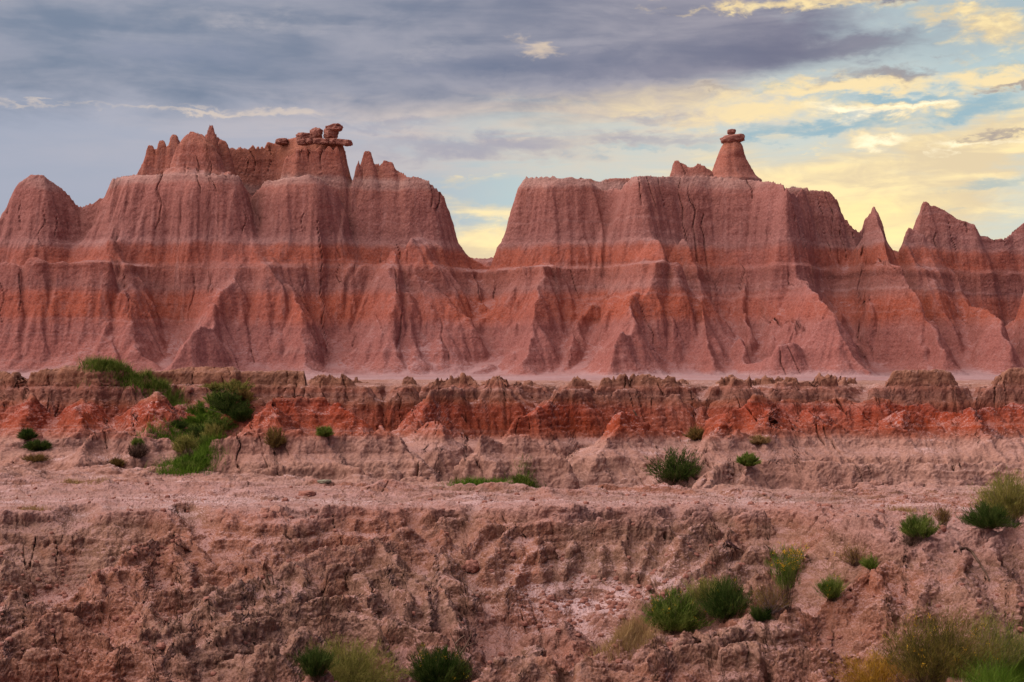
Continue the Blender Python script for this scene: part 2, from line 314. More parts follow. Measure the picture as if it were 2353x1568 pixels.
DB = np.full(ZB.shape, 50.0)
RB = RB[:14] + [([(u, v, Y - 3.0) for u, v, Y in pts], k) for pts, k in RB[14:]]
def push(pts):
    return [(u, v, Y + float(np.interp(u, [-600, 180, 250, 300, 540, 575, 620, 760, 800, 850, 1000, 1080, 1150, 1210, 1400, 1440, 1475, 1510, 1640, 1760, 1800, 1840, 1910, 2000, 2100, 2700], [1.5, 2.5, 1.5, 0, -.8, 2.5, 0, 0, 3.5, 3.5, 3.0, 3, 3, 2.5, 2.5, 1, -1.5, 1.5, 2.0, .5, -2.2, 2.5, 3.5, 2, 1, 1]))) for u, v, Y in pts]
RB = [(push(p_), k) if i in (0, 1, 5, 6, 7, 8, 10, 13) else (p_, k) for i, (p_, k) in enumerate(RB)]
VB = [([(u, v, Y + 1.0) for u, v, Y in pts], k * .72) for pts, k in VB]
VS = [([(552, 385, 157.5), (572, 450, 153.2), (584, 520, 150), (594, 590, 147.6)], 1.9), ([(822, 388, 157.5), (803, 440, 153.4), (788, 505, 150.4), (772, 570, 147.8)], 2.0), ([(1872, 470, 154), (1868, 560, 150.6), (1880, 620, 147)], 1.3), ([(1395, 540, 152.4), (1385, 600, 148.2)], 1.3)]
for i_, (pts, k) in enumerate(RB): ridge(ZB, wx, wy, pts, k, TBi, 22, D=DB if i_ < 14 and i_ != 11 else None)
Zk = ZB.copy()
for pts, k in VB: ridge(ZB, wx, wy, pts, k, TBi, 9, True)
_w = sstep(DB, 1.2, 4.5); ZB = ZB * _w + Zk * (1 - _w)
for pts, k in VS: ridge(ZB, XB, YB, pts, k, TBi, 5, True)
# gullies that run from the ledges down to the wash
gx = XB + .9 * fbm2(XB * .25, YB * .3, 3); UG = Uof(gx, YB)
for ln, dep_, wid in [([(388, 150), (385, 145), (398, 139), (372, 132)], 1.7, 1.1), ([(785, 151), (757, 146), (768, 141), (757, 132)], 1.6, 1.0), ([(1083, 151), (1092, 146), (1130, 140.5), (1050, 134), (985, 130)], 1.7, 1.2), ([(1410, 151), (1364, 144), (1366, 139.5), (1325, 132)], 1.6, .8),
                      ([(1735, 150), (1738, 143), (1757, 132)], 1.5, .8), ([(1872, 153), (1925, 143), (2045, 132)], 1.6, 1.0), ([(690, 147), (745, 140), (757, 134)], .9, .5), ([(840, 147), (785, 141), (762, 135)], .9, .5), ([(1270, 148), (1340, 139), (1328, 134)], .9, .5), ([(55, 146), (50, 139), (40, 131)], .8, .4), ([(118, 145), (110, 133)], .5, .3),
                      ([(262, 146), (270, 140), (280, 131)], .9, .45), ([(2205, 152), (2215, 145), (2240, 133)], 1.3, .8), ([(1650, 148), (1700, 141), (1752, 134)], 1.0, .5), ([(935, 147), (945, 141), (925, 134)], .8, .45), ([(1545, 147), (1535, 139), (1520, 132)], .8, .4), ([(1190, 147), (1185, 139), (1160, 133)], .7, .4), ([(560, 146), (575, 138), (590, 131)], .7, .4), ([(660, 144), (668, 138), (655, 131)], .6, .4), ([(1990, 150), (2010, 143), (2060, 134)], .8, .5), ([(2110, 150), (2130, 142), (2150, 133)], .8, .5), ([(2310, 152), (2330, 142), (2350, 132)], 1.0, .6), ([(1810, 145), (1800, 138), (1775, 133)], .8, .4), ([(460, 141), (520, 136), (540, 131)], .4, .3)]:
    ys_ = np.array([q[1] for q in ln][::-1], float); us_ = np.array([q[0] for q in ln][::-1], float)
    gd = np.abs(UG - np.interp(YB, ys_, us_)) * K * YB; gw = sstep(YB, ys_[0] - 2, ys_[0] + 2) * (1 - sstep(YB, ys_[-1] - 2.0, ys_[-1] + .5))
    ZB -= dep_ * np.exp(-(gd / wid) ** 1.4) * gw * sstep(DB, .8, 2.6) * sstep(ZB, TBi(-.8), TBi(1.0))
slopeB = sstep(ZB, TBi(-.6), TBi(1.5))
topB = 1 - sstep(ZB, TBi(19.0), TBi(20.5))
ZB += (.08 + .92 * sstep(DB, .1, 1.5)) * slopeB * (.42 * ridg2(XB * .17 + .3 * n2(YB * .2, XB * .1), YB * .07, 3) * (.25 + .75 * topB) + .26 * fbm2(XB * .38, YB * .38, 5) * (.4 + .6 * topB))
keepB = sstep(DB, .15, 1.6); pre = ZB.copy(); ZB = erode(ZB, .2, 60000, 6, 3, cap=3.5); ZB = pre + (ZB - pre) * (.15 + .85 * keepB)
# small towers on the crest
for pts, k in [([(366, 319, 158), (378, 320, 158)], 2.2), ([(395, 308, 158), (407, 310, 158)], 2.2), ([(436, 295, 156.5), (448, 297, 156.5)], 2.2), ([(480, 286, 156), (490, 287, 156)], 2.2), ([(504, 318, 157), (520, 322, 157)], 1.6), ([(340, 334, 158), (352, 335, 158)], 2.0),
               ([(838, 347, 154.6), (850, 347, 154.6)], 1.35), ([(880, 368, 155), (902, 372, 155)], 1.2), ([(1549, 366, 154), (1560, 367, 154)], 1.7), ([(1600, 375, 154), (1612, 376, 154)], 1.4)]:
    ridge(ZB, XB, YB, pts, k, TBi, 8)

# ------------------------------------------------------------------ the middle badlands (44 .. 96)
MX = np.arange(-60, 60, .09); MY = np.arange(42.5, 97, .09); XM, YM = np.meshgrid(MX, MY)
def bench_z(x, y):
    u = Uof(x, y); f = np.interp(u, [-500, 0, 700, 1200, 1500, 1900, 2353, 2900], [-3.45, -3.50, -3.44, -3.36, -3.32, -3.42, -3.62, -3.6])
    bk = np.interp(u, [-500, 0, 500, 1000, 1480, 1900, 2353], [-3.50, -3.55, -3.62, -3.88, -3.98, -4.05, -4.0])
    t = np.clip((y - 33) / 13, -.6, 1.15)
    h = np.maximum(0, fbm2(x * .42 + 3, y * .55, 4) - .12)
    return f + (bk - f) * t + .05 * fbm2(x * .35, y * .35, 3) + .05 * fbm2(x * 1.5, y * 1.9, 3) + .38 * h * (.25 + .6 * sstep(y, 36, 41)) - .10 * np.exp(-((y - 38.3 - .6 * n2(x * .12, 2.0)) / 1.1) ** 2)
def bench_back(u): return np.interp(u, [-500, 0, 400, 620, 1000, 1300, 1480, 1800, 2000, 2900], [50, 50, 49.4, 48.8, 47.2, 46.0, 45.6, 46.6, 48, 49])
UM = Uof(XM, YM)
mwx = XM + .35 * n2(XM * .45, YM * .45) + .14 * n2(XM * 1.4, YM * 1.4); mwy = YM + .4 * n2(XM * .45 + 31, YM * .45) + .15 * n2(XM * 1.4, YM * 1.4 + 8)
floorM = np.interp(YM, [44, 50, 60, 68, 75, 97], [-4.9, -5.1, -5.0, -4.6, -3.4, -3.0]) + .12 * fbm2(XM * .2, YM * .2, 3)
UMw = UM + 70 * fbm2(XM * .3, YM * .3, 4)
floorM = np.maximum(floorM, np.interp(UMw, [330, 430, 540, 660], [-4, 0, 0, -4]) + np.interp(YM, [44, 51, 58, 66, 71], [-4.9, -4.6, -3.6, -2.4, -1.05]))
floorM = np.maximum(floorM, np.interp(UMw, [-500, 100, 300], [0, 0, -1.6]) + np.interp(YM, [44, 49, 55, 62], [-4.2, -3.9, -3.75, -3.4]))
ZM = TMi(floorM)
yed = np.interp(UM, [-500, 0, 390, 425, 560, 600, 940, 1250, 1500, 1700, 2400, 2900], [66, 66, 66, 73, 74, 73, 72.5, 72, 72, 70, 69, 69])
yed = yed + 1.0 * n2(XM * .22, YM * .05) + 3.4 * n2(XM * .11 + 5, YM * .02) + 1.2 + 1.2 * ridg2(XM * .12, YM * .03, 2) * .5
ZM = np.maximum(ZM, TMi(-1.03 + .04 * fbm2(XM * .2, YM * .2, 3)) - .95 * np.maximum(0, yed - mwy))
RM = [
 ([(-400, 846, 69), (-150, 852, 69), (0, 850, 69), (30, 864, 68.6), (60, 862, 68.4), (100, 849, 68.2), (150, 839, 68), (215, 835, 68), (270, 842, 68.4), (300, 862, 68.6)], 1.6),
 ([(300, 852, 74), (390, 851, 74), (440, 842, 74), (540, 841, 74), (560, 853, 74), (640, 849, 73.5), (690, 851, 73.5), (702, 868, 73)], 1.7),
 ([(722, 865, 71), (760, 858, 70.6), (850, 859, 70.6), (935, 866, 71)], 1.7),
 ([(500, 985, 58.3), (525, 956, 58.5), (560, 931, 59), (640, 926, 59.5), (720, 912, 60), (765, 912, 60), (800, 940, 59.5), (822, 975, 59)], 1.15),
 ([(466, 1070, 54.3), (500, 1006, 55), (560, 1001, 55), (640, 1001, 55), (680, 991, 55.5), (720, 1004, 55), (900, 1004, 55.5), (930, 1040, 55), (995, 1092, 54)], 1.3),
 ([(660, 1004, 55), (680, 990, 55), (705, 990, 55), (720, 1002, 55)], 1.6),
 ([(912, 962, 62), (930, 930, 62), (955, 906, 63), (1000, 896, 64), (1060, 874, 66), (1150, 873, 66.4), (1200, 881, 66.4), (1255, 890, 66), (1290, 905, 65)], 1.15),
 ([(955, 906, 63), (938, 990, 60), (950, 1060, 57.5)], 1.4),
 ([(1058, 866, 68), (1075, 858, 68), (1105, 858, 68), (1150, 868, 68), (1240, 874, 68), (1256, 886, 67.6)], 2.0),
 ([(1170, 985, 60), (1195, 940, 61), (1212, 930, 61.4), (1240, 945, 62), (1300, 898, 64), (1320, 894, 64), (1345, 903, 65), (1440, 903, 66), (1500, 912, 66), (1540, 900, 66), (1600, 903, 66)], 1.15),
 ([(1305, 880, 69), (1312, 867, 69), (1348, 868, 69), (1358, 880, 69)], 2.2),
 ([(1385, 866, 70), (1450, 857, 70), (1600, 859, 70), (1680, 863, 71)], 1.8),
 ([(1075, 1066, 54.6), (1110, 1012, 55.4), (1145, 1003, 56), (1205, 1003, 56), (1240, 1020, 56), (1288, 1054, 55.6)], 1.6),
 ([(1344, 1090, 52.3), (1385, 1022, 54), (1420, 966, 55.5), (1445, 943, 56.5), (1462, 937, 57), (1500, 946, 58), (1560, 966, 58.5), (1590, 975, 60)], 1.3),
 ([(1580, 975, 60), (1610, 942, 61), (1640, 946, 62), (1700, 933, 62.5), (1780, 930, 64), (1900, 926, 65), (2100, 930, 65), (2353, 935, 65), (2800, 930, 65)], 1.0),
 ([(1690, 884, 68), (1740, 872, 68.4), (1900, 872, 69), (2100, 862, 70), (2353, 856, 71), (2800, 852, 71)], 1.3),
 ([(1955, 856, 69.6), (2000, 850, 69.6), (2150, 848, 69.6), (2353, 844, 70), (2800, 842, 70)], 2.0),
 ([(1700, 905, 66.5), (1730, 890, 67), (1770, 905, 66), (1850, 900, 66.5), (1880, 888, 67), (1930, 905, 66)], 1.1),
 # terraces low on the right, behind the bench
 ([(1640, 1012, 56), (1750, 992, 58), (1850, 986, 59), (2000, 990, 59), (2200, 1006, 58.4), (2420, 1006, 58), (2800, 1000, 58)], .8),
 ([(1596, 1112, 48), (1640, 1072, 50), (1700, 1052, 51.5), (1800, 1066, 51), (2000, 1066, 51), (2140, 1080, 50.6), (2353, 1060, 51.5), (2800, 1050, 52)], 1.0),
 ([(1850, 1112, 48.4), (1960, 1108, 48), (2060, 1110, 47.6), (2145, 1116, 47.4)], 1.5),
 ([(1655, 1060, 50), (1640, 1090, 48.6), (1620, 1125, 46.8)], 1.3),
 ([(1735, 1062, 50.6), (1725, 1100, 48.6)], 1.3),
 ([(2200, 1110, 49), (2260, 1080, 50), (2353, 1075, 50)], 1.1),
 # low mounds on the left
 ([(172, 1062, 53.6), (207, 1002, 55.4), (225, 990, 56), (245, 998, 56), (300, 1004, 56), (380, 1012, 56.5), (420, 1024, 56.5)], 1.15),
 ([(60, 1040, 52), (140, 1046, 51.6), (180, 1075, 51)], 1.2),
 ([(270, 1062, 52), (340, 1050, 52.4), (380, 1060, 52)], 1.3),
 ([(40, 995, 59.6), (60, 950, 62), (70, 905, 64.5)], .85), ([(165, 1000, 59.4), (185, 950, 62), (195, 905, 64.5)], .85), ([(330, 1005, 59), (350, 950, 61.4), (360, 905, 64)], .8),
 ([(-120, 995, 60), (-90, 920, 64)], .85), ([(2050, 1000, 60), (2080, 940, 63)], .8), ([(2260, 1000, 60), (2250, 940, 63)], .8), ([(1880, 1000, 59.5), (1860, 945, 62.5)], .8), ([(1760, 1000, 58.5), (1765, 945, 61.5)], .8),
 ([(640, 985, 56.4), (640, 940, 57.4)], .9),
 # the lip along the back of the bench
 ([(330, 1092, 47.6), (372, 1072, 48), (400, 1070, 48), (415, 1090, 47.4)], 1.6),
 ([(440, 1096, 47.2), (480, 1080, 47.6), (600, 1078, 47.8), (700, 1076, 48), (770, 1064, 48.2), (830, 1090, 47.4)], 1.8),
 ([(900, 1096, 47), (940, 1086, 47.4), (1000, 1096, 47)], 1.4),
]
RM = [([(u, v, Y - (3.6 if min(q[2] for q in pts) < 67 and 905 <= min(q[1] for q in pts) and min(q[2] for q in pts) > 53 else 0)) for u, v, Y in pts], k) for pts, k in RM]
g8 = np.random.default_rng(8)
for u0 in np.arange(-320, 2700, 105):
    u_ = u0 + g8.uniform(-40, 40); hw = g8.uniform(18, 75); v_ = g8.uniform(853, 878); Y_ = g8.uniform(71, 80)
    if 300 < u_ < 720 or g8.random() < .25: continue
    RM.append(([(u_ - hw, v_ + g8.uniform(2, 10), Y_), (u_ - hw * .4, v_, Y_ + g8.uniform(-.4, .4)), (u_ + hw * .5, v_ + g8.uniform(-4, 6), Y_), (u_ + hw, v_ + g8.uniform(3, 12), Y_)], g8.uniform(1.3, 2.2)))
VM = [([(905, 880, 84), (885, 925, 72), (905, 1010, 61.5), (960, 1085, 55.5)], .8), ([(1288, 882, 84), (1270, 925, 71), (1180, 985, 62), (1040, 1080, 56)], .8), ([(1650, 882, 84), (1610, 925, 71), (1585, 1000, 61), (1560, 1080, 55)], .9),
      ([(2015, 880, 84), (1985, 915, 73), (1960, 985, 62.5)], .9), ([(2230, 880, 82), (2240, 930, 70), (2200, 1000, 61.5)], 1.0), ([(250, 930, 65.4), (262, 960, 63.5), (265, 1010, 58)], 1.1), ([(113, 930, 65.4), (118, 960, 64), (130, 1010, 58.5)], 1.2), ([(1085, 920, 68), (1075, 980, 61.5), (1050, 1060, 57)], 1.1), ([(1760, 915, 69), (1730, 985, 61.5)], 1.2)]
for pts, k in RM: ridge(ZM, mwx, mwy, pts, k * (.74 if 905 <= min(q[1] for q in pts) < 950 else 1.0), TMi, 11)
for pts, k in VM: ridge(ZM, mwx, mwy, pts, k, TMi, 3.2, True)
nearM = sstep(YM, 45.5, 49)
steep = sstep(ZM, TMi(-5.0), TMi(-4.3)) * nearM * (1 - .75 * sstep(YM, 70, 76) * (ZM < TMi(-.8)))
steep = steep * (1 - .85 * sstep(ZM, TMi(-1.0), TMi(-.8)))
ZM += steep * (.12 * ridg2(XM * .45 + .3 * n2(YM * .5, XM * .2), YM * .2, 3) + .20 * fbm2(XM * .8, YM * .8, 5))
pre = ZM.copy(); ZM = erode(ZM, .09, 80000, 10, 5, cap=5); ZM = pre + (ZM - pre) * (1 - .7 * sstep(pre, TMi(-1.1), TMi(-.8)))
# join to the bench in front
bb_ = bench_back(UM)

# ------------------------------------------------------------------ the gully and bench in front (16 .. 44)
FX = np.arange(-30, 30, .045); FY = np.arange(13, 45, .045); XF, YF = np.meshgrid(FX, FY)
ident = lambda a: a
UF = Uof(XF, YF)
fwx = XF + .20 * n2(XF * .8, YF * .8) + .08 * n2(XF * 2.4, YF * 2.4); fwy = YF + .22 * n2(XF * .8 + 31, YF * .8) + .08 * n2(XF * 2.4, YF * 2.4 + 8)
floorF = np.interp(YF, [13, 20, 22, 26, 31, 33], [-6.0, -5.5, -5.5, -5.5, -5.4, -5.2])
floorF = floorF + np.interp(UF, [-500, 0, 500, 900, 1080, 1500, 1700, 2000, 2353], [.25, .3, .35, .22, -.02, -.05, .15, .32, .4]) * sstep(YF, 21, 26)
floorF = floorF + .10 * fbm2(XF * .5, YF * .5, 4)
ZF = floorF.copy()
yfe = np.interp(UF, [-500, 0, 300, 700, 1000, 1100, 1200, 1480, 1600, 1800, 1880, 1960, 2040, 2120, 2353, 2900], [33.7, 33.6, 33.2, 33.1, 33.4, 33.9, 33.6, 33.0, 33.2, 33.3, 32.2, 30.2, 28.6, 27.6, 27.4, 27.4])
yfe = yfe + 1.1 * n2(XF * .33 + 4, YF * .02) + .5 * n2(XF * .9, YF * .05) + .18 * ridg2(XF * .5, YF * .05, 2)
softn = .65 + .7 * sstep(n2(XF * .3 + 9, YF * .1), -.4, .4)
soft = np.interp(UF, [-500, 1750, 1900, 2100, 2353], [1.9, 2.0, .5, .42, .9])
dF = np.maximum(0, yfe - fwy) * softn
h1 = np.interp(UF, [-500, 0, 250, 600, 1000, 1200, 1480, 1650, 1800, 1900, 2400], [.55, .6, .5, .28, .32, .22, .3, .55, .5, .12, .2]) * (.7 + .6 * n2(XF * .5, YF * .2))
sl2 = np.interp(UF, [-500, 0, 400, 900, 1060, 1200, 1480, 1700, 1850, 2000, 2400], [.40, .42, .5, .45, .8, 1.0, .95, .6, .42, .40, .7])
ZF = np.maximum(ZF, bench_z(XF, YF) - np.where(dF * 2.6 < h1, dF * 2.6, h1 + (dF - h1 / 2.6) * sl2))
RF = [
 ([(250, 1370, 27.8), (300, 1266, 30), (345, 1242, 31), (400, 1230, 31.5), (450, 1252, 31), (478, 1310, 29.8)], 1.25),
 ([(120, 1410, 26.6), (180, 1394, 27), (260, 1372, 27.3), (400, 1362, 27.5), (520, 1357, 28)], 1.5),
 ([(245, 1300, 29.4), (205, 1380, 27.4)], 1.2), ([(400, 1240, 31), (430, 1340, 28.8)], 1.3), ([(330, 1260, 30.6), (320, 1350, 28.2)], 1.3),
 ([(600, 1325, 27.6), (560, 1338, 27), (480, 1386, 25.4), (400, 1432, 24.3), (325, 1468, 23.3)], 1.15),
 ([(640, 1345, 27), (590, 1390, 25.4), (520, 1440, 24), (450, 1480, 22.9)], 1.25),
 ([(620, 1332, 27.5), (700, 1296, 28.5), (740, 1264, 29.4), (800, 1252, 30), (860, 1250, 30.4), (940, 1216, 31.4), (985, 1209, 31.8), (1002, 1228, 31.8)], 1.0),
 ([(870, 1250, 30.4), (900, 1300, 29), (960, 1330, 28.2)], 1.1), ([(985, 1212, 31.8), (1010, 1270, 30.4), (1040, 1330, 28.8)], 1.1),
 ([(760, 1312, 27.9), (830, 1302, 28.2), (900, 1302, 28.4), (960, 1312, 28.4), (1005, 1342, 27.8), (1038, 1402, 26.6), (1062, 1452, 25.6)], 1.6),
 ([(830, 1310, 28.1), (850, 1390, 26.2)], 1.5), ([(900, 1306, 28.4), (930, 1400, 26.2)], 1.6), ([(960, 1316, 28.4), (985, 1420, 26)], 1.7),
 ([(590, 1402, 25.2), (680, 1387, 25.8), (740, 1377, 26), (800, 1387, 26), (865, 1397, 25.9)], 1.7),
 ([(480, 1474, 22.8), (560, 1432, 23.9), (650, 1424, 24.4), (740, 1432, 24.4), (850, 1437, 24.4), (885, 1455, 24.2)], 1.8),
 ([(700, 1300, 28.4), (690, 1350, 27), (660, 1386, 25.9)], 1.3),
 ([(10, 1476, 23.4), (60, 1450, 23.9), (100, 1436, 24), (150, 1418, 24.4), (200, 1440, 24.2), (240, 1474, 23.6)], 1.5),
 ([(-60, 1505, 22.2), (20, 1502, 22.3), (120, 1500, 22.3), (200, 1508, 22.2), (235, 1530, 22.0)], 3.0),
 ([(260, 1500, 22.4), (330, 1490, 22.6), (430, 1520, 22)], 1.4), ([(560, 1510, 22.2), (640, 1500, 22.4)], 1.0),
 ([(-260, 1300, 29), (-120, 1350, 28), (-60, 1420, 26)], 1.2), ([(-300, 1420, 25), (-150, 1460, 24)], 1.4),
 # bowl in the middle: second rim, cones and ribs
 ([(1010, 1192, 33), (1080, 1184, 33.2), (1130, 1196, 32.8)], 1.3),
 ([(1185, 1206, 32), (1300, 1202, 32.2), (1400, 1200, 32.2), (1490, 1198, 32.3)], 1.9),
 ([(1232, 1226, 31.4), (1222, 1250, 30.9), (1195, 1296, 30), (1168, 1340, 29.2)], 1.35),
 ([(1235, 1230, 31.3), (1262, 1310, 29.8), (1250, 1340, 29.4)], 1.6),
 ([(1306, 1240, 31.6), (1312, 1288, 30.5), (1300, 1332, 29.8)], 1.6),
 ([(1385, 1240, 31.6), (1372, 1300, 30.2)], 1.7), ([(1440, 1225, 32), (1425, 1290, 30.6), (1410, 1330, 29.9)], 1.6),
 ([(1520, 1205, 32.4), (1475, 1262, 31), (1430, 1322, 29.9), (1405, 1352, 29.3)], 1.4),
 ([(1610, 1208, 32.2), (1555, 1238, 31.2), (1505, 1290, 30), (1470, 1345, 28.9)], 1.35),
 ([(1680, 1222, 31.8), (1640, 1262, 30.6), (1590, 1305, 29.5), (1545, 1340, 28.8)], 1.35),
 ([(1765, 1248, 31.2), (1705, 1282, 30.1), (1655, 1318, 29.1), (1610, 1340, 28.7)], 1.3),
 ([(1850, 1275, 30.4), (1800, 1300, 29.5), (1740, 1335, 28.6)], 1.2),
 ([(1120, 1195, 32.8), (1095, 1240, 31.6), (1060, 1270, 30.8)], 1.3), ([(1185, 1206, 32), (1160, 1240, 31.2), (1110, 1290, 30.2)], 1.3),
 # the bench's broken edge
 ([(1490, 1168, 33), (1520, 1166, 33), (1545, 1170, 33)], 2.2), ([(1570, 1168, 33), (1620, 1166, 33)], 2.2), ([(1690, 1168, 33.2), (1740, 1168, 33.2)], 2.0),
 # mound on the right
 ([(1940, 1372, 25.2), (2010, 1326, 26), (2062, 1290, 26.6), (2110, 1262, 27.1), (2160, 1241, 27.6), (2230, 1227, 28), (2353, 1214, 28.5), (2600, 1200, 29), (2900, 1190, 29)], 1.0),
 ([(2110, 1264, 27), (2130, 1310, 25.8), (2115, 1390, 24.2)], 1.0), ([(2190, 1245, 27.4), (2205, 1310, 25.6), (2230, 1390, 23.8)], 1.0),
 ([(2290, 1230, 27.8), (2300, 1300, 25.8), (2330, 1380, 24)], 1.0), ([(2020, 1330, 25.8), (2030, 1390, 24.4)], 1.1),
 # low hoodoos at the bottom
 ([(1536, 1475, 22.9), (1552, 1446, 23.1), (1590, 1444, 23.2), (1612, 1478, 22.9)], 3.0),
 ([(1480, 1535, 21.8), (1530, 1485, 22.8), (1620, 1490, 22.8), (1680, 1455, 23.6), (1722, 1428, 24.2), (1752, 1414, 24.5), (1772, 1442, 24)], 1.6),
 ([(1780, 1412, 24.8), (1800, 1400, 25), (1822, 1400, 25.1), (1850, 1422, 24.8), (1900, 1412, 25), (1965, 1400, 25.2)], 1.6),
 ([(1655, 1500, 22.4), (1720, 1480, 22.7), (1752, 1486, 22.5)], 2.4), ([(1780, 1486, 22.5), (1820, 1482, 22.7), (1870, 1502, 22.6), (2000, 1512, 22.6)], 2.2),
 ([(1405, 1480, 24), (1450, 1450, 25), (1490, 1470, 24.4)], 1.0),
 ([(1320, 1540, 21.7), (1380, 1532, 21.9), (1450, 1540, 21.7), (1500, 1552, 21.4)], 2.2), ([(1120, 1520, 22.2), (1200, 1500, 22.6), (1270, 1520, 22.2)], 1.6),
 ([(2000, 1480, 22.8), (2120, 1470, 22.8), (2353, 1460, 22.8)], .9),
]
g9 = np.random.default_rng(90)
for _ in range(150):
    u_ = g9.uniform(-250, 2600); y_ = g9.uniform(20.5, 31.2)
    if (1100 < u_ < 1500 and y_ > 27.5) or (u_ < 330 and y_ < 24): continue
    lx = g9.uniform(.5, 1.5); ang = g9.normal(-1.9, .55); zz_ = float(bilin(floorF, FX, FY, np.array([(u_ - UC) * K * y_]), np.array([y_]))[0]) + g9.uniform(.2, 1.0)
    x_ = (u_ - UC) * K * y_; x2, y2 = x_ + lx * math.cos(ang), y_ + lx * math.sin(ang)
    RF.append(([(u_, VH - zz_ / (K * y_), y_), (Uof(x2, y2), VH - (zz_ - .25) / (K * y2), y2)], g9.uniform(.55, 1.3)))
for pts, k in RF: ridge(ZF, fwx, fwy, pts, k * .88, ident, 5)
for pts, k in [([(1092, 1174, 35.6), (1086, 1230, 32.4), (1085, 1306, 30.2)], .9), ([(1560, 1170, 35), (1540, 1262, 31), (1500, 1335, 29.4)], .9), ([(430, 1186, 35.4), (480, 1300, 30.2), (440, 1420, 26.4)], .75),
               ([(770, 1176, 35.2), (650, 1236, 31.8), (560, 1300, 29.2)], .75), ([(190, 1190, 35.4), (150, 1300, 30.4), (60, 1430, 25.8)], .7), ([(1640, 1170, 35), (1690, 1240, 31.8), (1720, 1330, 28.8)], .9), ([(940, 1190, 34.6), (1000, 1290, 30.6), (1075, 1400, 27)], 1.0)]:
    ridge(ZF, fwx, fwy, pts, k, ident, 1.6, True)
lowF = 1 - sstep(YF, 32.5, 34.5)
offs = sstep(ZF - floorF, .05, .4) * lowF
ZF += offs * (.08 * ridg2(XF * .8 + .4 * n2(YF * .7, XF * .3), YF * .45, 3) + .085 * fbm2(XF * 1.9, YF * 1.9, 4)) + .05 * fbm2(XF * 1.1, YF * 1.1, 5, 2.03, .5) * (.15 + .85 * lowF)
# the flat sandy pan
pan = np.exp(-(((UF - 1370) / 170) ** 2 + ((YF - 29.6) / 1.2) ** 2)); ZF = ZF * (1 - .85 * np.minimum(1, pan * 1.3)) + (-5.03) * .85 * np.minimum(1, pan * 1.3)
ZF = erode(ZF, .045, 100000, 11, 9, cap=5.0)
VF = [
 ([(1765, 1485, 22.9), (1768, 1565, 21.2)], 7.0, -.9), ([(1298, 1535, 22.2), (1302, 1590, 21.2)], 4.0, -.7),
 ([(-60, 1548, 21.9), (225, 1545, 21.9)], 5.0, -.55),
]
for pts, k, dz in VF:
    p = [P(*q) for q in pts]; (x0, y0, z0), (x1, y1, z1) = p
    dx, dy = x1 - x0, y1 - y0; t = np.clip(((XF - x0) * dx + (YF - y0) * dy) / (dx * dx + dy * dy), 0, 1)
    dd = np.hypot(XF - x0 - t * dx, YF - y0 - t * dy) + .02 * n2(XF * 5, YF * 5); ZF = np.minimum(ZF, z0 + t * (z1 - z0) + dz + k * np.maximum(0, dd))
def terrace(z, x, y):
    """beds of harder and softer clay: pulls the surface into uneven ledges"""
    w = .16 * fbm2(x * .5, y * .5, 3) + .02 * x
    h = .36; q = (z + w) / h; i = np.floor(q); f = q - i
    g = np.clip((f - .30) / .42, 0, 1); g = g * g * (3 - 2 * g)
    s = .62 * sstep(n2(x * .45 + 11, y * .45), -.25, .4)
    z1 = z + (g - f) * h * s
    h2 = .11; q = (z1 + w * .7) / h2; f = q - np.floor(q); g = np.clip((f - .25) / .5, 0, 1); g = g * g * (3 - 2 * g)
    return z1 + (g - f) * h2 * .3 * sstep(n2(x * .8 - 7, y * .8 + 3), -.4, .4)

# ------------------------------------------------------------------ one field, sampled at any point
def height(x, y):
    z = np.empty(x.shape)
    a = y < Y_AB; c = y > Y_BC - 2; m = ~a & ~c
    if a.any():
        xx, yy = x[a], y[a]; q = bilin(ZF, FX, FY, xx, yy); t = terrace(q, xx, yy); w = sstep(yy, 33.0, 34.0)
        q = t * (1 - w) + q * w; wb = sstep(yy, 40, 43.6); z[a] = q * (1 - wb) + bench_z(xx, yy) * wb
    if m.any():
        xx, yy = x[m], y[m]; q = TM(bilin(ZM, MX, MY, xx, yy)); u = Uof(xx, yy)
        bb = np.maximum(45.1, bench_back(u) + 1.7 * fbm2(xx * .22, 3.3 + 0 * xx, 4)); w = 1 - sstep(yy, bb - .55, bb + .35)
        bz = bench_z(xx, yy); z[m] = np.where(yy < 44.3, bz, q * (1 - w) + np.maximum(q, bz) * w)
        e = sstep(yy, 88, 93.5); z[m] = z[m] * (1 - e) + e * (-1.0 + .05 * n2(xx * .1, yy * .1))
    if c.any():
        xx, yy = x[c], y[c]; e = sstep(yy, 94.5, 104); q = bilin(ZB, BX, BY, xx, yy); lw = .08 + .92 * sstep(n2(xx * .11 + 2, yy * .05) + .3 * n2(xx * .4, yy * .1), -.25, .35); z[c] = (TB(q) * lw + TS(q) * (1 - lw)) * e + (1 - e) * (-1.0 + .05 * n2(xx * .1, yy * .1))
    return z

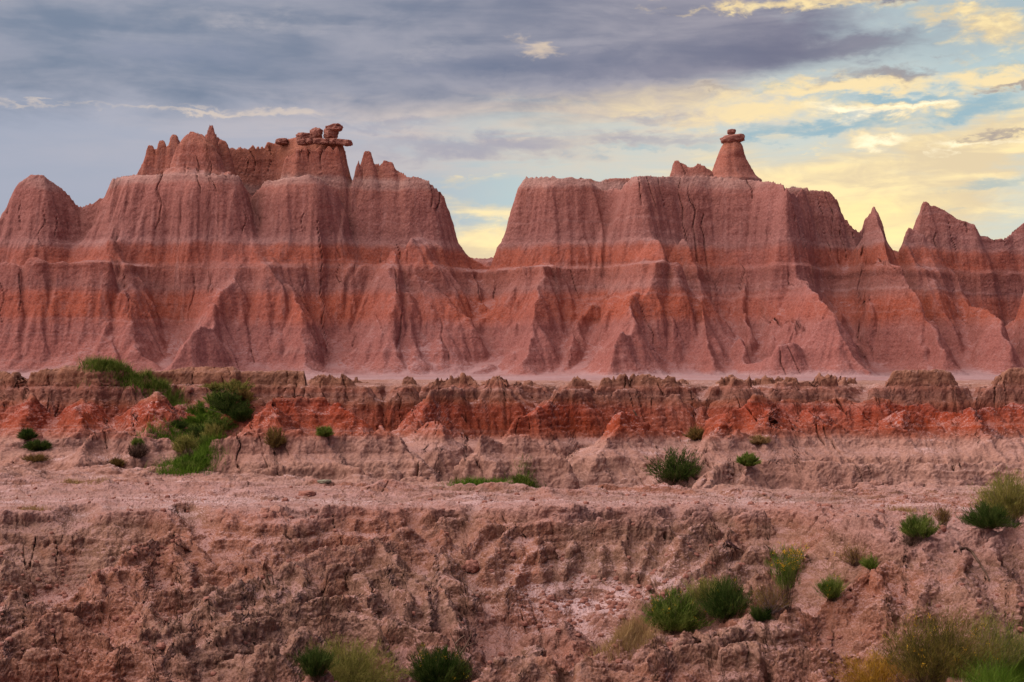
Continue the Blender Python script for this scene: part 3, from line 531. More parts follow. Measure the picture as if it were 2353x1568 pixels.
# ------------------------------------------------------------------ fan of columns from the viewpoint, rows packed where the ground is steep
UU = np.concatenate([np.linspace(-900, -200, 90)[:-1], np.linspace(-200, 2553, int(1310 * QUAL)), np.linspace(2553, 3250, 90)[1:]]); NU = len(UU)
def dense(): return np.concatenate([np.arange(15.5, Y_AB, .022), np.arange(Y_AB, Y_BC, .04), np.arange(Y_BC, 186, .07)])
YD = dense()
def zone_rows(y0, y1, n, wdepth):
    yd = np.concatenate([[y0], YD[(YD > y0) & (YD < y1)], [y1]])
    xx = (UU[None, :] - UC) * K * yd[:, None]; yy = np.repeat(yd[:, None], NU, 1)
    z = height(xx, yy); v = z / (K * yy)
    ds = np.sqrt(np.diff(v, axis=0) ** 2 + (np.diff(yy, axis=0) / (K * yy[1:]) * wdepth) ** 2)
    ker = 9; pad = np.pad(ds, ((0, 0), (ker // 2, ker // 2)), mode='edge'); cs = np.cumsum(np.pad(pad, ((0, 0), (1, 0))), axis=1); ds = (cs[:, ker:] - cs[:, :-ker]) / ker
    cum = np.vstack([np.zeros(NU), np.cumsum(ds, 0)]); out = np.empty((n, NU)); tt = np.linspace(0, 1, n)
    for j in range(NU): out[:, j] = np.interp(tt, cum[:, j] / cum[-1, j], yd)
    return out
nF, nM, nB = int(760 * QUAL), int(560 * QUAL), int(700 * QUAL)
rF = zone_rows(15.5, Y_AB, nF, .16); rM = zone_rows(Y_AB, Y_BC, nM, .10); rB = zone_rows(Y_BC, 185.5, nB, .05)
YY = np.vstack([rF, rM[1:], rB[1:]]); XX = (UU[None, :] - UC) * K * YY
ZZ = height(XX, YY); NR = YY.shape[0]
def normals(X, Y, Z):
    Pp = np.stack([X, Y, Z], -1); du = np.gradient(Pp, axis=1); dr = np.gradient(Pp, axis=0); n = np.cross(du, dr)
    return n / (np.linalg.norm(n, axis=-1, keepdims=True) + 1e-12)
N = normals(XX, YY, ZZ); steepv = 1 - np.clip(N[..., 2], 0, 1)
# real relief finer than the field: clods, ribs, ledges, cracks
x, y, z = XX.astype(np.float32), YY.astype(np.float32), ZZ.astype(np.float32)
wf = (1 - sstep(y, 40, 48)).astype(np.float32); wb = sstep(y, 90, 100).astype(np.float32); wm = 1 - wf - wb
sc = 2.3 * wf + 1.25 * wm + .5 * wb              # coarseness follows the size of the landforms
d = .55 * (1 - .55 * wf) * n3(x * sc, y * sc, z * sc * 1.5) + .75 * (np.abs(n3(x * sc * 1.9, y * sc * 1.9, z * sc * 2.2 + 9)) - .25) + .50 * (np.abs(n3(x * sc * 4.3 + 3, y * sc * 4.3, z * sc * 4.6)) - .25)
d += .42 * (np.abs(n3(x * sc * 9, y * sc * 9, z * sc * 9 + 5)) - .25) + .20 * n3(x * sc * 17, y * sc * 17, z * sc * 17)
amp = .10 * wf + .14 * wm + .15 * wb
flat = sstep(steepv, .03, .3); pan_ = np.exp(-(((Uof(x, y) - 1370) / 190) ** 2 + ((y - 29.6) / 1.4) ** 2)) * (y < 33)
off = d * amp * (.5 + .5 * flat) * (1 - .8 * pan_)
# vertical ribs on the faces
rb = 1 - 2 * np.abs(n3(x * sc * 2.0 + .5 * n3(z * sc, x * .3, y * .3), y * sc * .7, z * sc * .22))
off += rb * amp * (.28 - .15 * wb) * flat * (.25 + .75 * sstep(steepv, .3, .7))
# bedding ledges
bed = n2(z * 9 * (wf * .8 + wm * .6 + wb * .18), x * .10 * sc) + .6 * n2(z * 21 * (wf * .8 + wm * .6 + wb * .2), x * .2 * sc)
off += bed * amp * (.30 + .25 * wb) * flat * (.3 + .7 * sstep(n3(x * sc * .3, y * sc * .3, z * sc * .3), -.3, .3)) * (1 - wb * (1 - sstep(z, 19, 22)) * .55)
# drying cracks
ck = np.abs(n2(x * sc * .8 + y * sc * .25 + .28 * n3(x * sc * .5, z * sc * .9, y * sc * .2), y * sc * .05 + z * sc * .02 + 7)); ckm = sstep(n3(x * sc * .35, y * sc * .15, z * sc * .30 + 70), .12, .3)
off -= np.exp(-(ck / .016) ** 2) * ckm * amp * (3.2 + 2.0 * wf) * flat
off = off.astype(np.float64)
e = np.minimum(1, np.minimum(np.arange(NR), NR - 1 - np.arange(NR)) / 4)[:, None]; off *= e
XX = XX + N[..., 0] * off * (1 - .5 * wb); YY = YY + N[..., 1] * off; ZZ = ZZ + N[..., 2] * off * (1 - .35 * wb)

# ------------------------------------------------------------------ helpers that make objects
col = S.collection
def tag(o, label=None, cat=None, group=None, kind=None):
    if label: o['label'] = label
    if cat: o['category'] = cat
    if group: o['group'] = group
    if kind: o['kind'] = kind
    return o
def mesh_np(name, V, F, mat, parent=None, smooth=True):
    """V (n,3), F (m,4) or (m,3)"""
    me = bpy.data.meshes.new(name); k = F.shape[1]
    me.vertices.add(len(V)); me.vertices.foreach_set('co', np.ascontiguousarray(V, np.float32).ravel())
    me.loops.add(F.size); me.loops.foreach_set('vertex_index', np.ascontiguousarray(F, np.int32).ravel())
    me.polygons.add(len(F)); me.polygons.foreach_set('loop_start', np.arange(0, F.size, k, dtype=np.int32)); me.polygons.foreach_set('loop_total', np.full(len(F), k, np.int32))
    me.polygons.foreach_set('use_smooth', np.full(len(F), smooth)); me.update(calc_edges=True); me.validate()
    me.materials.append(mat); o = bpy.data.objects.new(name, me); col.objects.link(o)
    if parent is not None: o.parent = parent
    return o
def empty(name, loc):
    o = bpy.data.objects.new(name, None); o.location = loc; o.empty_display_size = .2; col.objects.link(o); return o

# ------------------------------------------------------------------ clay materials: colour goes with the bed (height) and the kind of clay
def clay(name, z0, z1, stops, wob, tint, pale, bump, fine, flatmix, wash=False, dip=None):
    m = bpy.data.materials.new(name); m.use_nodes = True; t = m.node_tree; t.nodes.clear(); b = NB(t)
    geo = t.nodes.new('ShaderNodeNewGeometry'); pos = geo.outputs['Position']; p = b.sep(pos); nn = b.sep(geo.outputs['True Normal'])
    w = b.sub(b.noise(pos, fine * .13, 5, .6), .5); w2 = b.sub(b.noise(b.vm('MULTIPLY', pos, (1.6, 1.6, .35)), fine * .9, 4, .6), .5)
    zz = b.add(p[2], b.add(b.mul(w, wob), b.mul(w2, wob * .55)))
    if dip: zz = b.add(zz, b.mul(b.sub(p[1], dip[0]), dip[1]))     # the beds dip away from the viewer
    base = b.ramp(b.mr(zz, z0, z1, 0, 1, False), [((q - z0) / (z1 - z0), lin(*c)) for q, c in stops])
    if dip: base = b.mix(b.mul(b.mr(b.add(p[1], b.mul(w, 6)), 61.5, 66.5), .45), base, lin(112, 60, 42))     # colour turns darker and duller with distance, behind the mounds
    # patches of another clay, washed-down streaks, grains
    thin = b.noise(b.comb(b.mul(p[0], .02 * fine), 0.0, b.mul(zz, 1.7 * fine)), 1.0, 4, .6); thin2 = b.noise(b.comb(b.mul(p[0], .05 * fine), 4.0, b.mul(zz, 5.5 * fine)), 1.0, 2, .5)
    base = b.mix(b.mr(thin, .52, .70, 0, .50), base, b.mix(.75, base, lin(150, 112, 104), 'MULTIPLY')); base = b.mix(b.mr(thin, .46, .30, 0, .40), base, lin(*pale)); base = b.mix(b.mr(thin2, .55, .75, 0, .35), base, b.mix(.7, base, lin(140, 104, 96), 'MULTIPLY'))
    pv = b.noise(b.vm('MULTIPLY', pos, (1, .5, .25)), fine * .10, 3, .5); base = b.mix(b.mul(b.mr(pv, .46, .64), .25 if dip else .45), base, lin(*tint))
    pn = b.noise(pos, fine * .35, 5, .62, .3); base = b.mix(b.mul(b.mr(pn, .5, .72), .3 if dip else .42), base, lin(*tint))
    st = b.noise(b.vm('MULTIPLY', pos, (1, .6, .10)), fine * 2.2, 4, .6); base = b.mix(b.mul(b.mr(st, .52, .78), .15 if dip else .35), base, lin(*pale))
    st2 = b.noise(b.vm('MULTIPLY', b.vm('ADD', pos, (31, 7, 3)), (1, .6, .12)), fine * 2.8, 4, .6)
    base = b.mix(b.mul(b.mr(st2, .54, .8), .45), base, b.mix(.5, base, lin(92, 48, 40), 'MULTIPLY'))
    gr = b.noise(pos, fine * 16, 3, .7); base = b.mix(b.mr(gr, .35, .7, .0, .16 if dip else .34), base, lin(*pale))
    gr2 = b.noise(pos, fine * 9, 4, .7); base = b.mix(b.mr(gr2, .62, .36, .0, .5), base, b.mix(.6, base, lin(110, 62, 50), 'MULTIPLY'))
    # paler where the ground is nearly level, broken by noise
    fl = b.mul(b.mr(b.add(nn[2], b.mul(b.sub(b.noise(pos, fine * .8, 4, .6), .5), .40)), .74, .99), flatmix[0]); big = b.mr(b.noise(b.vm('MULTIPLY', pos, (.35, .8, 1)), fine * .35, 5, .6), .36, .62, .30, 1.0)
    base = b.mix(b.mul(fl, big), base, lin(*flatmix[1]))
    if wash:
        q = b.noise(b.vm('MULTIPLY', pos, (.22, 1.5, 1)), 1.0, 5, .62); line = b.sub(p[1], b.ma(b.noise(b.vm('MULTIPLY', pos, (.10, 0, 0)), 1.0, 3), 4.0, 35.2))
        s1 = b.mul(b.m('EXPONENT', b.mul(b.mul(line, line), -.35)), b.mr(q, .40, .62)); s2 = b.mul(b.mr(p[1], 33.5, 35.5), b.mr(q, .52, .70, 0, .7))
        x_ = b.mul(b.sub(p[0], 1.8), .42); y_ = b.mul(b.sub(p[1], 29.6), .75); s3 = b.mul(b.m('EXPONENT', b.mul(b.add(b.mul(x_, x_), b.mul(y_, y_)), -1.0)), b.mr(q, .25, .5))
        base = b.mix(b.mul(b.m('MAXIMUM', b.m('MAXIMUM', s1, s2), s3), b.mr(nn[2], .80, .97)), base, lin(204, 172, 168))
    pr = t.nodes.new('ShaderNodeBsdfPrincipled'); b.put(pr.inputs['Base Color'], base); pr.inputs['Roughness'].default_value = .95; pr.inputs['Specular IOR Level'].default_value = .12
    h = b.add(b.mul(b.noise(pos, fine * 5, 6, .72), 1.0), b.add(b.mul(b.voro(pos, fine * 7), -.6), b.mul(b.noise(b.vm('MULTIPLY', pos, (1, .7, .25)), fine * 4, 4, .6), .7)))
    bp = t.nodes.new('ShaderNodeBump'); bp.inputs['Strength'].default_value = bump[0]; bp.inputs['Distance'].default_value = bump[1]; b.put(bp.inputs['Height'], h)
    t.links.new(bp.outputs[0], pr.inputs['Normal']); o = t.nodes.new('ShaderNodeOutputMaterial'); t.links.new(pr.outputs[0], o.inputs[0]); return m
butte_m = clay('banded_red_clay', -2, 30, [(-2, (172, 146, 146)), (-1.0, (166, 132, 130)), (-.5, (152, 92, 82)), (1.6, (148, 86, 76)), (3.8, (152, 92, 82)), (5.0, (158, 76, 50)), (7.0, (160, 78, 52)), (7.9, (148, 96, 86)), (8.8, (146, 88, 76)), (9.9, (150, 86, 70)), (10.3, (154, 94, 80)), (10.8, (162, 82, 58)), (12.2, (162, 86, 64)), (12.9, (156, 110, 102)), (13.5, (152, 102, 94)), (14.4, (152, 98, 88)), (17.0, (154, 98, 87)), (18.8, (158, 100, 86)), (19.3, (174, 132, 120)), (20.1, (176, 138, 126)), (20.7, (166, 106, 88)), (23, (160, 94, 74)), (24.2, (172, 108, 82)), (26, (164, 98, 76)), (30, (164, 98, 76))],
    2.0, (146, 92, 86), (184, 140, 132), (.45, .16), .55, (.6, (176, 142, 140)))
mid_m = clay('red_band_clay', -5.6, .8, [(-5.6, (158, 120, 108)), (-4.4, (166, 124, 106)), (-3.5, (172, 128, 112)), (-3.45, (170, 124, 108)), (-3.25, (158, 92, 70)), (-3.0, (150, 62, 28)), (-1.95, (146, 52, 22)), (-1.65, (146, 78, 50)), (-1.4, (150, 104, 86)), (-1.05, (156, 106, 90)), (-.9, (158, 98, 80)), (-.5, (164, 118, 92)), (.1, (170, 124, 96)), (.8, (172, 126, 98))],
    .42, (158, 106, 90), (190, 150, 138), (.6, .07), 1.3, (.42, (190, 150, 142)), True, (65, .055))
fore_m = clay('crumbly_pink_clay', -5.8, -2.6, [(-5.8, (140, 96, 80)), (-5.0, (146, 102, 86)), (-4.7, (130, 94, 74)), (-4.45, (152, 114, 94)), (-4.2, (128, 92, 70)), (-4.0, (146, 106, 86)), (-3.7, (134, 98, 78)), (-3.55, (154, 112, 96)), (-3.4, (164, 122, 110)), (-2.6, (160, 118, 102))],
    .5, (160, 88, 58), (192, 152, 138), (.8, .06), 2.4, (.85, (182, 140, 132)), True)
# split the sheet of ground into landforms
def sub_grid(name, r0, r1, mask=None, mat=None):
    V = np.stack([XX[r0:r1 + 1], YY[r0:r1 + 1], ZZ[r0:r1 + 1]], -1).reshape(-1, 3); h = r1 - r0
    i = (np.arange(h)[:, None] * NU + np.arange(NU - 1)[None, :]); F = np.stack([i, i + 1, i + 1 + NU, i + NU], -1)
    F = F[mask] if mask is not None else F.reshape(-1, 4)
    used = np.unique(F); re = np.full(len(V), -1, np.int64); re[used] = np.arange(len(used))
    return mesh_np(name, V[used], re[F], mat)
fU = np.repeat(((UU[1:] + UU[:-1]) / 2)[None, :], nB - 1, 0); rb0 = nF + nM - 2
fY = YY[rb0:rb0 + nB - 1, :-1]; fZ = ZZ[rb0:rb0 + nB - 1, :-1]
plainM = (fZ < -.35) & (fY < 150); cut = np.interp(fY, [130, 150, 190], [985, 1110, 1128]); cut2 = np.interp(fY, [130, 150, 190], [2120, 2075, 2062])
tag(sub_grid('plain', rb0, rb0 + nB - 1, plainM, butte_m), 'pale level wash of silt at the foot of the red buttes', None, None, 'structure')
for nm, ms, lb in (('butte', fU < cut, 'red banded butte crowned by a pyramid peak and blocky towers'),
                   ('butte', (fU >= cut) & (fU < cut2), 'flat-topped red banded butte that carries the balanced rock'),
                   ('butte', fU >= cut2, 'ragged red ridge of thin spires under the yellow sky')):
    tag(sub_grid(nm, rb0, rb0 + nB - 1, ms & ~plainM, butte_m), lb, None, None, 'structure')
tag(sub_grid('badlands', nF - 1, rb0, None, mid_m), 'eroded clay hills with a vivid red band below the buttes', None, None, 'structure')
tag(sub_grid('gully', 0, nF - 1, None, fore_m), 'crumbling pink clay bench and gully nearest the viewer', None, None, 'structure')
# ground out to the horizon
gm = bpy.data.materials.new('far_clay'); gm.use_nodes = True
gb = NB(gm.node_tree); gp = gm.node_tree.nodes['Principled BSDF']; gg = gm.node_tree.nodes.new('ShaderNodeNewGeometry')
gb.put(gp.inputs['Base Color'], gb.ramp(gb.noise(gg.outputs['Position'], .02, 5), [(.3, lin(150, 100, 88)), (.7, lin(176, 132, 118))])); gp.inputs['Roughness'].default_value = 1
aa = np.linspace(0, 2 * np.pi, 97)[:-1]; rr = [12, 60, 230, 900, 4000, 15000]; gv = [(0, 0, -7.5)]
for q in rr: gv += [(q * math.cos(t), q * math.sin(t), -7.5 + .0002 * q) for t in aa]
gf = [(0, 1 + i, 1 + (i + 1) % 96, 0) for i in range(0)]
gF = [];
for k_ in range(len(rr) - 1):
    for i in range(96): a_ = 1 + k_ * 96 + i; c_ = 1 + k_ * 96 + (i + 1) % 96; gF.append((a_, c_, c_ + 96, a_ + 96))
for i in range(0, 96, 2): gF.append((0, 1 + i, 1 + i + 1, 1 + (i + 2) % 96))
tag(mesh_np('ground', np.array(gv), np.array(gF), gm), 'dry clay ground out to the horizon', None, None, 'structure')
def ground_z(x, y): return float(height(np.array([[x]], float), np.array([[y]], float))[0, 0])
def on_ground(u, v, ylo, yhi):
    """where the sight line through (u, v) meets the ground between two distances"""
    ys = np.linspace(ylo, yhi, 1200); xs = (u - UC) * K * ys; zs = height(xs[None, :], ys[None, :])[0]; g = zs - (VH - v) * K * ys
    i = int(np.argmax(g > 0)) if (g > 0).any() else int(np.argmax(g)); return (xs[i], ys[i], zs[i])
# ------------------------------------------------------------------ rocks
def rock_mat(name, a, c, sc=3.0):
    m = bpy.data.materials.new(name); m.use_nodes = True; t = m.node_tree; b = NB(t); pr = t.nodes['Principled BSDF']
    g = t.nodes.new('ShaderNodeNewGeometry'); pos = g.outputs['Position']
    base = b.ramp(b.noise(pos, sc, 6, .65), [(.3, lin(*a)), (.7, lin(*c))]); b.put(pr.inputs['Base Color'], base)
    pr.inputs['Roughness'].default_value = .95; pr.inputs['Specular IOR Level'].default_value = .12
    bp = t.nodes.new('ShaderNodeBump'); bp.inputs['Strength'].default_value = .6; bp.inputs['Distance'].default_value = .12 / sc; b.put(bp.inputs['Height'], b.noise(pos, sc * 6, 6, .7)); t.links.new(bp.outputs[0], pr.inputs['Normal'])
    return m
cap_m = rock_mat('tan_caprock', (134, 88, 76), (164, 114, 100), 1.6)
pink_m = rock_mat('pink_clay_rock', (148, 90, 76), (172, 114, 98), 1.0)
clod_m = rock_mat('clay_clod', (120, 74, 62), (176, 124, 108), 9.0)
def ball(n=24, m_=16):
    th = np.linspace(0, 2 * np.pi, n + 1)[:-1]; ph = np.linspace(0, np.pi, m_ + 1)[1:-1]
    V = [(0, 0, 1)] + [(math.sin(p) * math.cos(t), math.sin(p) * math.sin(t), math.cos(p)) for p in ph for t in th] + [(0, 0, -1)]
    F = []; r = m_ - 1
    for i in range(r - 1):
        for j in range(n): a = 1 + i * n + j; c = 1 + i * n + (j + 1) % n; F.append((a, a + n, c + n, c))
    for j in range(n): F.append((0, 1 + j, 1 + (j + 1) % n, 0)[:3] + (0,)); 
    return np.array(V, float), F, n, r
def rock_mesh(sx, sy, sz, seed, rough=.22, square=.0, n=40, m_=26, freq=1.6):
    """a weathered lump: rounded block broken by noise"""
    V, _, n, r = ball(n, m_)
    if square: V = np.sign(V) * np.abs(V) ** (1 - square); V /= np.maximum(1e-9, (np.abs(V) ** 6).sum(1, keepdims=True) ** (1 / 6)) ** square
    q = V * freq + seed * 7.3
    f = 1 + rough * (n3(q[:, 0], q[:, 1], q[:, 2]) + .5 * n3(q[:, 0] * 2.3, q[:, 1] * 2.3, q[:, 2] * 2.3) + .28 * n3(q[:, 0] * 5, q[:, 1] * 5, q[:, 2] * 5))
    V = V * f[:, None] * np.array([sx, sy, sz])
    F = []
    for i in range(r - 1):
        for j in range(n): a = 1 + i * n + j; c = 1 + i * n + (j + 1) % n; F += [(a, a + n, c + n), (a, c + n, c)]
    last = 1 + (r - 1) * n
    for j in range(n): F.append((0, 1 + j, 1 + (j + 1) % n)); F.append((len(V) - 1, last + (j + 1) % n, last + j))
    return V, np.array(F)
def rock(name, c, s, seed, mat, label, rough=.22, square=.0, rot=0.0, tilt=0.0, cat='boulder', group=None, parent=None, freq=1.6):
    V, F = rock_mesh(*s, seed, rough, square, freq=freq); o = mesh_np(name, V, F, mat, parent, not name.startswith('boulder')); o.location = c; o.rotation_euler = (0, tilt, rot)
    if label: tag(o, label, cat, group)
    return o
# the balanced rock on the flat-topped butte
Yh = 156.6; kh = K * Yh
def hp(u, v): return ((u - UC) * kh, Yh, (VH - v) * kh)
bx, by, bz = hp(1684, 410); hood = empty('balanced_rock', (bx, by, bz)); tag(hood, 'slender pedestal with a flat tilted capstone and a small knob balanced on top', 'rock formation')
prof = [(432, 1618, 1752), (414, 1622, 1748), (408, 1630, 1740), (398, 1634, 1731), (388, 1638, 1725), (376, 1642, 1719), (366, 1646, 1714), (358, 1649, 1711), (350, 1652, 1709), (343, 1655, 1708), (337, 1658, 1707), (332, 1661, 1704), (327, 1664, 1700), (322, 1668, 1698)]
na = 72; V = []
for v_, ul, ur in np.array([[np.interp(q, [p[0] for p in prof[::-1]], [p[i] for p in prof[::-1]]) for i in range(3)] for q in np.linspace(432, 322, 46)]):
    for j in range(na):
        a = 2 * np.pi * j / na; cx = (ul + ur) / 2; r = (ur - ul) / 2
        fl = 1 + .10 * math.sin(a * 3 + 1.0) * min(1, (v_ - 322) / 40) - .10 * math.exp(-((a - 4.55) / .16) ** 2) + (.10 * math.exp(-((v_ - 350) / 8) ** 2) - .07 * math.exp(-((v_ - 364) / 6) ** 2)) * math.exp(-((a - 5.2) / .7) ** 2)
        V.append(((cx - 1684 + r * math.cos(a) * (1 + .4 * (fl - 1))) * kh, r * .92 * fl * math.sin(a) * kh, (410 - v_) * kh))
V = np.array(V); nn_ = n3(V[:, 0] * 1.4, V[:, 1] * 1.4, V[:, 2] * 1.1) + .5 * n3(V[:, 0] * 3.5, V[:, 1] * 3.5, V[:, 2] * 3.0); V[:, :2] *= 1 + .05 * nn_[:, None]
F = np.array([(i * na + j, i * na + (j + 1) % na, (i + 1) * na + (j + 1) % na, (i + 1) * na + j) for i in range(45) for j in range(na)])
mesh_np('pedestal', V, F, butte_m, hood)
cp = rock('cap_rock', ((1684 - 1684) * kh, 0, (410 - 320) * kh), (27 * kh, 22 * kh, 9.5 * kh), 3.1, cap_m, None, .16, .25, .2, -.13, parent=hood)
rock('neck', ((1681 - 1684) * kh, 0, (410 - 311) * kh), (7 * kh, 7 * kh, 6 * kh), 4.4, cap_m, None, .15, .1, parent=hood)
rock('knob', ((1681 - 1684) * kh, 0, (410 - 303) * kh), (9.5 * kh, 9 * kh, 5.5 * kh), 5.2, cap_m, None, .2, .3, parent=hood)
# blocks on the crest of the left towers
def sky_rock(u, v, hw, hh, Y, seed, label, sq=.3, rough=.2, tilt=0.0):
    q = K * Y; return rock('boulder', ((u - UC) * q, Y, (VH - v) * q), (hw * q, hw * q * .9, hh * q), seed, cap_m, label, rough, sq, seed, tilt, 'boulder', 'blocks on the tower crest')
sky_rock(727, 307, 14, 12, 156, 1.3, 'domed sandstone block on the tower crest beside the anvil block')
sky_rock(760, 306, 16, 13, 155.6, 2.2, 'thick block under the beak of the anvil on the tower crest', .35)
sky_rock(768, 295, 18, 8, 155.4, 2.9, 'anvil-shaped capstone with a beak overhanging the tower crest', .2, .3, .08)
sky_rock(698, 315, 16, 9, 157, 3.7, 'low rounded block at the uphill end of the tower crest')
sky_rock(648, 326, 16, 7, 161, 4.9, 'flat slab lying on the long banded wall below the crest')
sky_rock(400, 322, 9, 12, 160, 6.1, 'blunt knob between two stubby towers of the pyramid peak', .1)
# ledge of jointed blocks that caps the tower (a bed of its own, broken into blocks)
for i, (u, v, hw) in enumerate([(694, 327, 12), (711, 325, 12), (730, 325, 12), (748, 326, 12), (766, 326, 12), (783, 327, 11), (797, 329, 11)]):
    sky_rock(u, v, hw, 6.5, 154.6 - i * .05, 7.7 + i, ['cream block at the far end of the jointed ledge', 'squat block second along the jointed ledge', 'block of the jointed ledge below the domed block', 'wide block in the middle of the jointed ledge', 'block of the jointed ledge under the anvil', 'block of the jointed ledge beside the last one', 'overhanging block that ends the jointed ledge'][i],   .5, .2)
# loose rocks and clods
def ground_rock(u, v, hw, hh, y0, y1, seed, label, mat=clod_m, sq=.1, rough=.22):
    x_, y_, z_ = on_ground(u, v, y0, y1); q = K * y_
    return rock('boulder' if hw > 12 else 'stone', (x_, y_, z_ + hh * q * .55), (hw * q, hw * q * .85, hh * q), seed, mat, label, rough, sq, seed, 0, 'rock', 'loose rocks')
ground_rock(1085, 1312, 19, 16, 26, 32, 1.7, 'round reddish boulder resting above the dark hole in the gully')
ground_rock(706, 1139, 19, 7, 34, 44, 2.3, 'flat red slab lying on the bench beside the pale salt streak', clod_m, .4, .12)
ground_rock(655, 1152, 8, 5, 34, 44, 3.3, 'small red stone on the edge of the salt streak')
ground_rock(745, 1109, 16, 4, 36, 47, 4.2, 'thin grey-green slab tipped over at the back of the bench', rock_mat('grey_slab', (120, 116, 98), (150, 142, 120)), .3, .1)
ground_rock(435, 900, 9, 7, 60, 76, 5.6, 'pale rounded stone above the grassy notch')
ground_rock(1900, 1166, 12, 5, 34, 44, 6.4, 'reddish stone on the bench above the pale crust')
ground_rock(2165, 1220, 11, 8, 28, 40, 7.1, 'small orange stone near the twiggy bush')
g_ = np.random.default_rng(21); Vs, Fs, k0 = [], [], 0
for i in range(3200):
    if i < 500: u, y_ = g_.normal(1360, 150), g_.normal(29.6, .9)
    elif i < 1500: u, y_ = g_.uniform(-150, 420), g_.uniform(23, 32)
    else: u, y_ = g_.uniform(-200, 2550), g_.uniform(20, 43)
    x_ = (u - UC) * K * y_; z_ = ground_z(x_, y_); s_ = .014 + .065 * g_.random() ** 4
    v, f = rock_mesh(s_, s_ * .9, s_ * .7, i * .37, .3, .1, 9, 6); v = v + (x_, y_, z_ + s_ * .35); Vs.append(v); Fs.append(f + k0); k0 += len(v)
tag(mesh_np('rubble', np.vstack(Vs), np.vstack(Fs), clod_m, smooth=False), 'crumbs and clods of clay strewn over the gully floor', None, None, 'stuff')

# ------------------------------------------------------------------ plants
def leaf_mat(name, a, c, e=None, trans=.25):
    m = bpy.data.materials.new(name); m.use_nodes = True; t = m.node_tree; b = NB(t); t.nodes.clear()
    g = t.nodes.new('ShaderNodeNewGeometry'); base = b.ramp(g.outputs['Random Per Island'], [(0, lin(*a)), (.75, lin(*c)), (1, lin(*(e or c)))])
    base = b.mix(b.mr(b.noise(g.outputs['Position'], 3.5, 3), .42, .62, 0, .55), base, lin(*(e or c)))
    d = t.nodes.new('ShaderNodeBsdfDiffuse'); tr = t.nodes.new('ShaderNodeBsdfTranslucent'); b.put(d.inputs[0], base); b.put(tr.inputs[0], base)
    mx = t.nodes.new('ShaderNodeMixShader'); mx.inputs[0].default_value = trans; t.links.new(d.outputs[0], mx.inputs[1]); t.links.new(tr.outputs[0], mx.inputs[2])
    o = t.nodes.new('ShaderNodeOutputMaterial'); t.links.new(mx.outputs[0], o.inputs[0]); return m
GREEN = leaf_mat('shrub_green', (46, 66, 24), (82, 106, 40), (132, 142, 70)); DARK = leaf_mat('shrub_dark_green', (30, 46, 18), (54, 76, 30), (92, 104, 52))
OLIVE = leaf_mat('shrub_olive', (84, 88, 42), (128, 126, 62), (168, 156, 88)); GRASS = leaf_mat('grass_green', (62, 82, 30), (96, 118, 44), (140, 148, 74))
LIME = leaf_mat('leaf_lime', (50, 78, 20), (80, 112, 32), (116, 138, 54)); DRY = leaf_mat('grass_dry', (120, 92, 58), (160, 126, 84), (190, 160, 112))
TWIG = leaf_mat('twig', (58, 42, 36), (92, 70, 58), (120, 98, 84), 0); GREY = leaf_mat('twig_grey', (84, 70, 66), (130, 110, 104), (160, 140, 130), 0)
YEL = leaf_mat('flower_yellow', (176, 128, 22), (214, 164, 38), (226, 186, 70)); BROWN = leaf_mat('dry_leaf', (78, 58, 36), (116, 90, 50), (146, 122, 70))
def strips(P0, D, L, Wd, bend, seg=3, g=None):
    """thin tapering blades: roots P0, directions D, lengths L, widths Wd, bend = sideways/downward curve vectors"""
    n = len(P0); side = np.cross(D, g.normal(size=(n, 3))); side /= np.linalg.norm(side, axis=1, keepdims=True) + 1e-9
    V = []
    for s in range(seg + 1):
        t = s / seg; c = P0 + D * (L * t)[:, None] + bend * (L * t * t)[:, None]; w = Wd * (1 - .85 * t) * .5
        V += [c - side * w[:, None], c + side * w[:, None]]
    V = np.stack(V, 1).reshape(-1, 3); k = 2 * (seg + 1); base = (np.arange(n) * k)[:, None, None]
    q = np.array([[2 * s, 2 * s + 1, 2 * s + 3, 2 * s + 2] for s in range(seg)])[None]
    return V, (base + q).reshape(-1, 4)
def hemi(g, n, spread, up=.35):
    a = g.uniform(0, 2 * np.pi, n); t = np.arccos(1 - g.random(n) * (1 - math.cos(spread))); d = np.stack([np.sin(t) * np.cos(a), np.sin(t) * np.sin(a), np.cos(t) + up * 0], 1); return d
